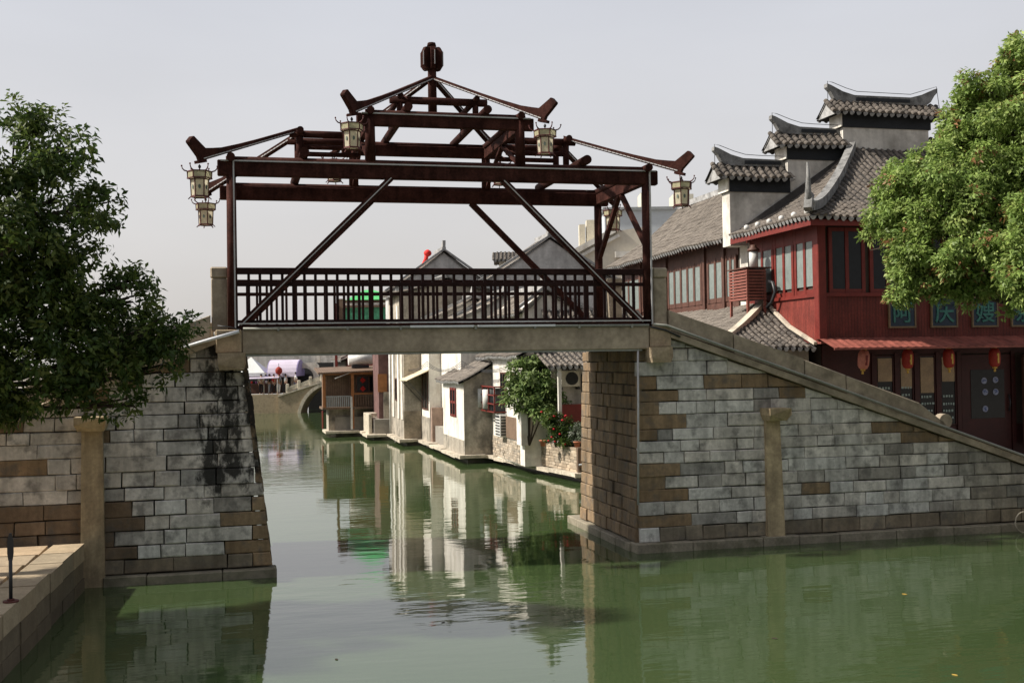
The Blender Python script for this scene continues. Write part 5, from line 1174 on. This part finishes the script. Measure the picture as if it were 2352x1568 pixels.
# ------------------------------------------------------------------ left platform post, mooring ring
ip = thing('iron_paddle_post', 'black iron paddle-shaped post with rusty base on the stone quay', 'post', (-3.14, -6.06, .9))
g = MB(); g.cyl((0, 0, .02), (0, 0, .62), .026, n=10); g.prism([(-.028, -.012, .60), (.028, -.012, .60), (.042, -.012, .70), (.042, -.012, .88), (.015, -.012, .99), (-.015, -.012, .99), (-.042, -.012, .88), (-.042, -.012, .70)], (0, .024, 0)); part(g, 'shaft', M['iron'], ip)
g = MB(); g.cyl((0, 0, 0), (0, 0, .025), .11, n=16); g.cyl((0, 0, .025), (0, 0, .05), .05, n=12); part(g, 'base_plate', M['rustbase'], ip)
mr = thing('mooring_hoop', 'pale rope hoop hanging on the wall at the right edge near the water', 'hoop', (18.12, -.42, .24))
g = MB(); g.tube([(.22*math.cos(2*math.pi*k/20), 0, .24*math.sin(2*math.pi*k/20)) for k in range(21)], .016, 6); part(g, 'ring', M['ledge'], mr)
# ------------------------------------------------------------------ trees and shrubs
def leaf_cloud(centres, radii, per, leaf, palette, spread=1.0, tuft=9, shell=.75, up=.35):
    """tufts of leaf blades spread through ellipsoidal clumps; returns verts, faces, colours"""
    V, C = [], []
    pal = np.array(palette)
    for (c, r, n) in zip(centres, radii, per):
        r = np.array(r if hasattr(r, '__len__') else (r, r, r*.85))
        d = nr.normal(size=(n, 3)); d /= np.linalg.norm(d, axis=1)[:, None]
        rad = (shell+(1-shell)*nr.rand(n))**.5*np.where(nr.rand(n) < .78, 1, nr.rand(n)**.5)
        lump = 1+.16*np.sin(d[:, 0]*5+c[0]*3)+.14*np.sin(d[:, 2]*6+c[2]*5)+.10*np.sin(d[:, 1]*9+c[1]*2)
        P0 = np.array(c)+d*(rad*lump)[:, None]*r
        axis = d*.8+np.array([0, 0, up]); axis += nr.normal(scale=.35, size=(n, 3)); axis /= np.linalg.norm(axis, axis=1)[:, None]
        tc_ = pal[nr.choice(len(pal), n)]*(nr.uniform(.75, 1.2, n))[:, None]
        for k in range(tuft):
            a = nr.normal(size=(n, 3)); a -= axis*(a*axis).sum(1)[:, None]; a /= np.linalg.norm(a, axis=1)[:, None]
            dr = a*nr.uniform(.55, 1.0, (n, 1))+axis*nr.uniform(.05, .8, (n, 1)); dr[:, 2] -= .25; dr /= np.linalg.norm(dr, axis=1)[:, None]
            sd = np.cross(dr, axis+nr.normal(scale=.3, size=(n, 3))); sd /= np.linalg.norm(sd, axis=1)[:, None]+1e-9
            L_ = leaf*nr.uniform(.7, 1.25, (n, 1)); wd = L_*nr.uniform(.34, .48, (n, 1)); nn = np.cross(sd, dr)
            b0 = P0+dr*L_*.25*nr.rand(n, 1)+nr.normal(scale=leaf*.35, size=(n, 3)); mid = b0+dr*L_*.5+nn*L_*.06; tip = b0+dr*L_-np.array([0, 0, .10])*L_
            V.append(np.stack([b0, mid+sd*wd*.5, tip, mid-sd*wd*.5], 1)); C.append(tc_*(nr.uniform(.8, 1.2, n))[:, None])
    return np.concatenate(V).reshape(-1, 3), np.repeat(np.concatenate(C), 4, axis=0)
def leaf_mesh(name, V, C, m_, parent, base):
    n = len(V)//4; me = bpy.data.meshes.new(name); V = V-np.array(base)
    me.vertices.add(len(V)); me.vertices.foreach_set('co', V.ravel().astype(np.float32))
    me.loops.add(len(V)); me.loops.foreach_set('vertex_index', np.arange(len(V), dtype=np.int32))
    me.polygons.add(n); me.polygons.foreach_set('loop_start', np.arange(0, len(V), 4, dtype=np.int32)); me.polygons.foreach_set('loop_total', np.full(n, 4, np.int32))
    at = me.color_attributes.new('Col', 'FLOAT_COLOR', 'CORNER'); a = np.ones((len(V), 4), np.float32); a[:, :3] = C; at.data.foreach_set('color', a.ravel())
    me.materials.append(m_); me.update(); me.validate(); o = bpy.data.objects.new(name, me); COL.objects.link(o); o.parent = parent; return o
def tree(name, label, base, trunk_pts, trunk_r, blobs, dens, leaf, pal, tuft=9, group=None, shell=.75):
    t_ = wthing(name, label, 'tree', base)
    g = MB(); g.tube(trunk_pts, trunk_r, 10); 
    tops = Vector(trunk_pts[-1]); 
    bpart(g, 'trunk', M['bark'], t_)
    g = MB(); tp = [Vector(p) for p in trunk_pts[2:]]
    for c, r in blobs:
        c = Vector(c); s_ = min(tp, key=lambda p: (p-c).length+abs(p.z-c.z)*.5+max(0, p.z-c.z)*2); mid = s_.lerp(c, .5)+Vector((rnd.uniform(-.2, .2), rnd.uniform(-.2, .2), -.12*(c-s_).length*.5))
        l = (c-s_).length; r0 = min(.10, .02+.012*l); g.tube([s_, s_.lerp(mid, .5)+Vector((0, 0, -.05)), mid, mid.lerp(c, .6), c], [r0, r0*.8, r0*.65, r0*.45, .012], 6)
        for q in range(4):
            e_ = c+Vector((rnd.gauss(0, .26), rnd.gauss(0, .26), rnd.gauss(0, .22)))*(r if not hasattr(r, '__len__') else r[0]); g.tube([mid.lerp(c, .5), c.lerp(e_, .5)+Vector((0, 0, .05)), e_], [r0*.4, r0*.3, .006], 5)
    bpart(g, 'limbs', M['bark'], t_)
    sub = []
    for c, r in blobs:
        r_ = r if not hasattr(r, '__len__') else r[0]; k_ = max(6, int(9*min(1.4, r_/.6)))
        for q in range(k_):
            d = Vector((rnd.gauss(0, 1), rnd.gauss(0, 1), rnd.gauss(0, 1))).normalized(); sub.append((tuple(Vector(c)+d*r_*rnd.uniform(.5, .9)), r_*rnd.uniform(.24, .46)))
    blobs = sub
    per = [int(dens*((r if not hasattr(r, '__len__') else r[0])**2)) for c, r in blobs]
    V, C = leaf_cloud([c for c, r in blobs], [r for c, r in blobs], per, leaf, pal, tuft=tuft, shell=shell)
    leaf_mesh('crown', V, C, M['leaf'], t_, base); return t_
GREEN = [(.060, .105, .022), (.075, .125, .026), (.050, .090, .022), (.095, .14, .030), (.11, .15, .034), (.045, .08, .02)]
SUNLIT_LEAF = [(.23, .33, .09), (.26, .36, .095), (.30, .39, .11), (.19, .28, .07), (.24, .34, .085), (.15, .23, .06), (.27, .37, .10), (.34, .42, .13)]*3+[(.26, .13, .06)]  # stronger sun put into the leaf colours
# left tree (backlit, dark)
LB = [((-7.7, 18, 7.75), .75), ((-6.95, 17.6, 7.65), .55), ((-7.3, 18.4, 6.95), .80), ((-6.62, 18.0, 6.72), .55), ((-8.4, 17.5, 7.2), .9), ((-9.2, 18, 7.9), 1.0), ((-7.55, 17.4, 6.25), .62), ((-8.3, 18.6, 6.2), .8), ((-7.0, 18.8, 6.1), .45),
      ((-6.4, 19.0, 5.30), .62), ((-5.95, 19.0, 4.90), .58), ((-6.8, 18.6, 4.85), .72), ((-7.5, 18.2, 5.35), .75), ((-8.3, 18.0, 5.0), .85), ((-6.05, 19.2, 4.20), .52), ((-6.75, 18.6, 4.05), .62), ((-7.45, 18.0, 4.20), .75), ((-8.2, 17.8, 4.1), .8),
      ((-6.35, 18.7, 3.6), .36), ((-7.1, 18.2, 3.95), .45), ((-7.9, 17.9, 3.85), .55), ((-8.7, 18.4, 3.9), .65), ((-9.4, 18.4, 5.2), 1.1), ((-9.6, 18.6, 6.6), 1.1), ((-10.6, 18.4, 5.8), 1.2), ((-10.2, 18.4, 7.6), 1.1), ((-9.5, 18, 4.1), .9), ((-10.8, 18.5, 4.6), 1.0), ((-11.4, 18.5, 6.8), 1.0)]
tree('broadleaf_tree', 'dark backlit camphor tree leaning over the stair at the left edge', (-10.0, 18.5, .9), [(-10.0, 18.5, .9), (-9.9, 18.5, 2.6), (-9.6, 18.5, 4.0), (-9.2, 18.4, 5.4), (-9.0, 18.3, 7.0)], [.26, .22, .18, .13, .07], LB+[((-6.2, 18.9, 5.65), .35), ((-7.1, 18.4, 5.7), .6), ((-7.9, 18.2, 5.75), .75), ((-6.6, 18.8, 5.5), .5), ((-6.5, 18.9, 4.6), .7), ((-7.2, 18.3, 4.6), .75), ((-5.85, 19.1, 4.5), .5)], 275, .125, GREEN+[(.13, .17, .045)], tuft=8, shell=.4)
RB = [((10.85, 24, 10.05), .55), ((10.78, 24, 10.5), .42), ((10.45, 23.9, 9.95), .42), ((11.5, 24.4, 10.3), .7), ((10.15, 23.8, 9.75), .55), ((10.8, 24.2, 9.5), .75), ((9.95, 24, 8.85), .65), ((10.6, 23.4, 8.7), .75), ((9.2, 23.8, 8.15), .62), ((8.45, 23.8, 7.75), .55), ((9.0, 23.2, 7.5), .70), ((9.8, 23.2, 7.8), .75), ((10.6, 23.2, 7.7), .8),
      ((8.0, 23.8, 7.1), .52), ((8.15, 23.4, 6.45), .58), ((8.8, 23.0, 6.6), .72), ((9.6, 22.8, 6.8), .78), ((10.5, 23.0, 6.7), .85), ((8.3, 23.6, 5.85), .52), ((8.95, 23.2, 5.85), .55), ((9.8, 23.0, 5.98), .52), ((9.3, 23.4, 5.75), .34), ((10.15, 23.0, 5.5), .42), ((9.52, 23.3, 5.46), .30),
      ((10.35, 21.8, 7.0), .58), ((10.15, 21.6, 6.2), .55), ((9.95, 21.8, 5.6), .50), ((10.5, 21.6, 5.35), .55), ((10.75, 21.6, 6.4), .8), ((10.9, 21.8, 5.8), .7),
      ((11.8, 24, 9.7), 1.0), ((11.8, 23.5, 8.3), 1.1), ((11.9, 23, 6.8), 1.1), ((12.8, 24.2, 9.2), 1.2), ((13.2, 24, 7.6), 1.2), ((13, 24.2, 10.6), 1.0), ((14.2, 24, 8.6), 1.1), ((12.2, 24.4, 11.2), .9), ((13.4, 23.4, 6.5), 1.0), ((12.2, 22.6, 5.9), .8)]
tree('bushy_camphor_tree', 'sunlit bright green camphor tree covering the right side of the teahouse', (13.0, 24.2, 1.1), [(13.0, 24.2, 1.1), (12.9, 24.2, 3.4), (12.6, 24.1, 5.2), (12.4, 24.0, 7.0), (12.2, 24, 9.0)], [.3, .25, .2, .15, .08], [(c, r*1.14) for c, r in RB]+[((9.6, 24.1, 8.75), .5), ((8.6, 23.9, 8.1), .5), ((9.9, 24, 9.4), .5), ((8.0, 23.8, 7.6), .45), ((7.95, 23.8, 6.9), .45), ((8.1, 23.7, 6.2), .42), ((8.35, 23.8, 8.05), .40)], 900, .105, SUNLIT_LEAF, tuft=9, shell=.6)
tree('broadleaf_tree', 'unseen camphor tree added on the quay to shade the water, left of the leaning one', (-15.5, 16.0, .9), [(-15.5, 16, .9), (-15.4, 16, 3), (-15.2, 16, 5), (-15, 16, 7.5)], [.28, .24, .18, .08], [((-15.2, 16.5, 5.2), 1.4), ((-16.5, 16.0, 7.4), 1.7), ((-14.2, 16.2, 7.2), 1.4), ((-17.8, 16, 5.5), 1.6), ((-14.0, 15.5, 4.6), 1.1), ((-11.0, 15.6, 4.3), 1.2), ((-11.6, 14.6, 5.6), 1.3), ((-12.6, 16.4, 6.6), 1.4), ((-13.2, 14.6, 7.6), 1.5), ((-10.6, 16.8, 3.6), 1.0), ((-12.0, 16.6, 8.2), 1.3), ((-11.5, 13.2, 4.6), 1.2)], 190, .19, GREEN, tuft=7, shell=.4)  # out-of-view tree added so its crown shades the canal
def shrub(name, label, u, v, z, blobs, dens, leaf, pal, flowers=0):
    b0 = W(u, v, z); t_ = wthing(name, label, 'shrub', tuple(b0)); bl = [(tuple(W(*c)), r) for c, r in blobs]
    g = MB()
    for c, r in bl: g.tube([b0, b0.lerp(Vector(c), .55)+Vector((rnd.uniform(-.1, .1), 0, .08)), Vector(c)], [.035, .025, .01], 6)
    bpart(g, 'stems', M['bark'], t_)
    sub = []
    for c, r in bl:
        for q in range(7): d = Vector((rnd.gauss(0, 1), rnd.gauss(0, 1), rnd.gauss(0, 1))).normalized(); sub.append((tuple(Vector(c)+d*r*rnd.uniform(.4, 1.0)), r*rnd.uniform(.28, .5)))
    V, C = leaf_cloud([c for c, r in sub], [r for c, r in sub], [max(4, int(dens*r*r)) for c, r in sub], leaf, pal, tuft=7, shell=.3, up=.7); leaf_mesh('foliage', V, C, M['leaf'], t_, tuple(b0))
    if flowers:
        g = MB()
        for q in range(flowers):
            c, r = rnd.choice(bl); d = Vector((rnd.gauss(0, 1), rnd.gauss(-.6, .6), rnd.gauss(.1, .7))).normalized(); g.lathe([(.01, -.03), (.045, -.01), (.05, .02), (.01, .04)], Vector(c)+d*r*.95, 7)
        bpart(g, 'blossoms', M['flower'], t_)
OLE = [(.14, .21, .06), (.18, .25, .08), (.11, .18, .06), (.23, .30, .12)]
shrub('canal_shrub', 'tall green oleander bush growing in front of the white canal house', 10.55, 16.9, 1.1, [((10.5, 16.9, 3.95), .5), ((10.25, 17.2, 3.6), .48), ((10.75, 16.8, 3.5), .55), ((10.05, 17.3, 3.1), .42), ((10.6, 16.8, 3.05), .60), ((11.1, 16.6, 3.2), .5), ((10.35, 17, 2.6), .42), ((10.95, 16.5, 2.6), .5), ((11.35, 16.4, 2.7), .42)], 420, .19, OLE)
shrub('flowering_shrub', 'low dark shrub with red blossoms on the brick terrace', 11.1, 15.3, 1.15, [((10.9, 15.3, 2.25), .36), ((11.2, 15.2, 1.95), .42), ((11.5, 15.1, 1.75), .38), ((11.05, 15.2, 1.6), .35), ((11.7, 15, 1.5), .3), ((11.35, 14.9, 1.45), .3)], 900, .10, GREEN, 16)
shrub('grey_leaved_shrub', 'silvery leaved pot shrub at the right end of the brick terrace', 11.75, 14.6, 1.15, [((11.75, 14.6, 1.7), .3), ((11.95, 14.5, 1.5), .26), ((11.6, 14.6, 1.45), .22)], 900, .10, [(.2, .22, .18), (.12, .15, .10), (.06, .09, .05)])
for u, v, lb in ((10.72, 15.6, 'terracotta pot at the left end of the brick terrace'), (11.62, 14.35, 'terracotta pot among shrubs by the brown planter box')):
    t_ = bthing('flower_pot', lb, 'pot', (u, v, 1.16), group='pots on the terrace'); g = MB(); g.lathe([(.08, 1.16), (.12, 1.34), (.14, 1.35), (.14, 1.38), (.11, 1.38)], (u, v, 0), 12); bpart(g, 'pot', M['pot'], t_)
    g = MB(); g.cyl((u, v, 1.35), (u, v, 1.372), .112, n=12); bpart(g, 'soil', M['bark'], t_)
# distant tree crowns beyond the far quay
for (x, y, z, r, lb) in ((-33, 118, 5.4, 2.6, 'rounded far tree beyond the left bank houses'), (-24.5, 108, 4.2, 1.5, 'small dark tree behind the white stall canopy')):
    tree('distant_tree', lb, (x, y, 1.5), [(x, y, 1.5), (x, y, z-r*.6), (x, y, z)], [.2, .15, .06], [((x, y, z), r), ((x+r*.7, y, z-.3), r*.7), ((x-r*.8, y, z-.4), r*.7)], 190, .32, GREEN, tuft=6)
cbl = bthing('overhead_cables', 'thin black cables slung along the fronts of the white canal houses', 'cables', (9.9, 25, 3.9))
g = MB()
for k in range(3):
    z = 4.05+k*.10; pts = []
    for (a, c) in (((10.3, 17.5), (9.75, 25.5)), ((9.75, 25.5), (9.12, 31.0)), ((9.12, 31.0), (8.2, 36.0))):
        for q in range(6): f = q/6; pts.append((a[0]+(c[0]-a[0])*f, a[1]+(c[1]-a[1])*f, z-.28*4*f*(1-f)*(1+.2*k)))
    g.tube(pts, .012, 5)
bpart(g, 'cable', M['iron'], cbl)

# fallen leaves on the water
spots_w = [(5.8, 15.1, 'tiny yellow leaf floating on the green water near the bottom right corner'), (1.6, 14.9, 'tiny yellow leaf floating beside the pier reflection at the bottom'), (-1.2, 18.6, 'tiny dark leaf floating on the bright sky reflection'), (-2.6, 16.4, 'tiny brown leaf floating left on the bright sky reflection'), (6.9, 20.2, 'tiny yellow leaf floating in front of the right abutment'), (3.9, 17.2, 'tiny brown leaf floating midway before the right abutment')]
for k, (x, y, lb) in enumerate(spots_w):
    g = MB(); a = rnd.uniform(0, 3); e = Vector((math.cos(a), math.sin(a), 0)); d = Vector((-e.y, e.x, 0)); q = rnd.uniform(.7, 1.1); g.prism([e*-.05*q, e*-.02+d*.022*q, e*.02+d*.024*q, e*.055*q, e*.02-d*.024*q, e*-.02-d*.022*q], (0, 0, .004))
    o = g.build('floating_leaf', M['gold'] if k in (0, 1, 4) else M['bark']); o.location = (x, y, .004); o['label'] = lb; o['category'] = 'leaf'; o['group'] = 'leaves floating on the canal'
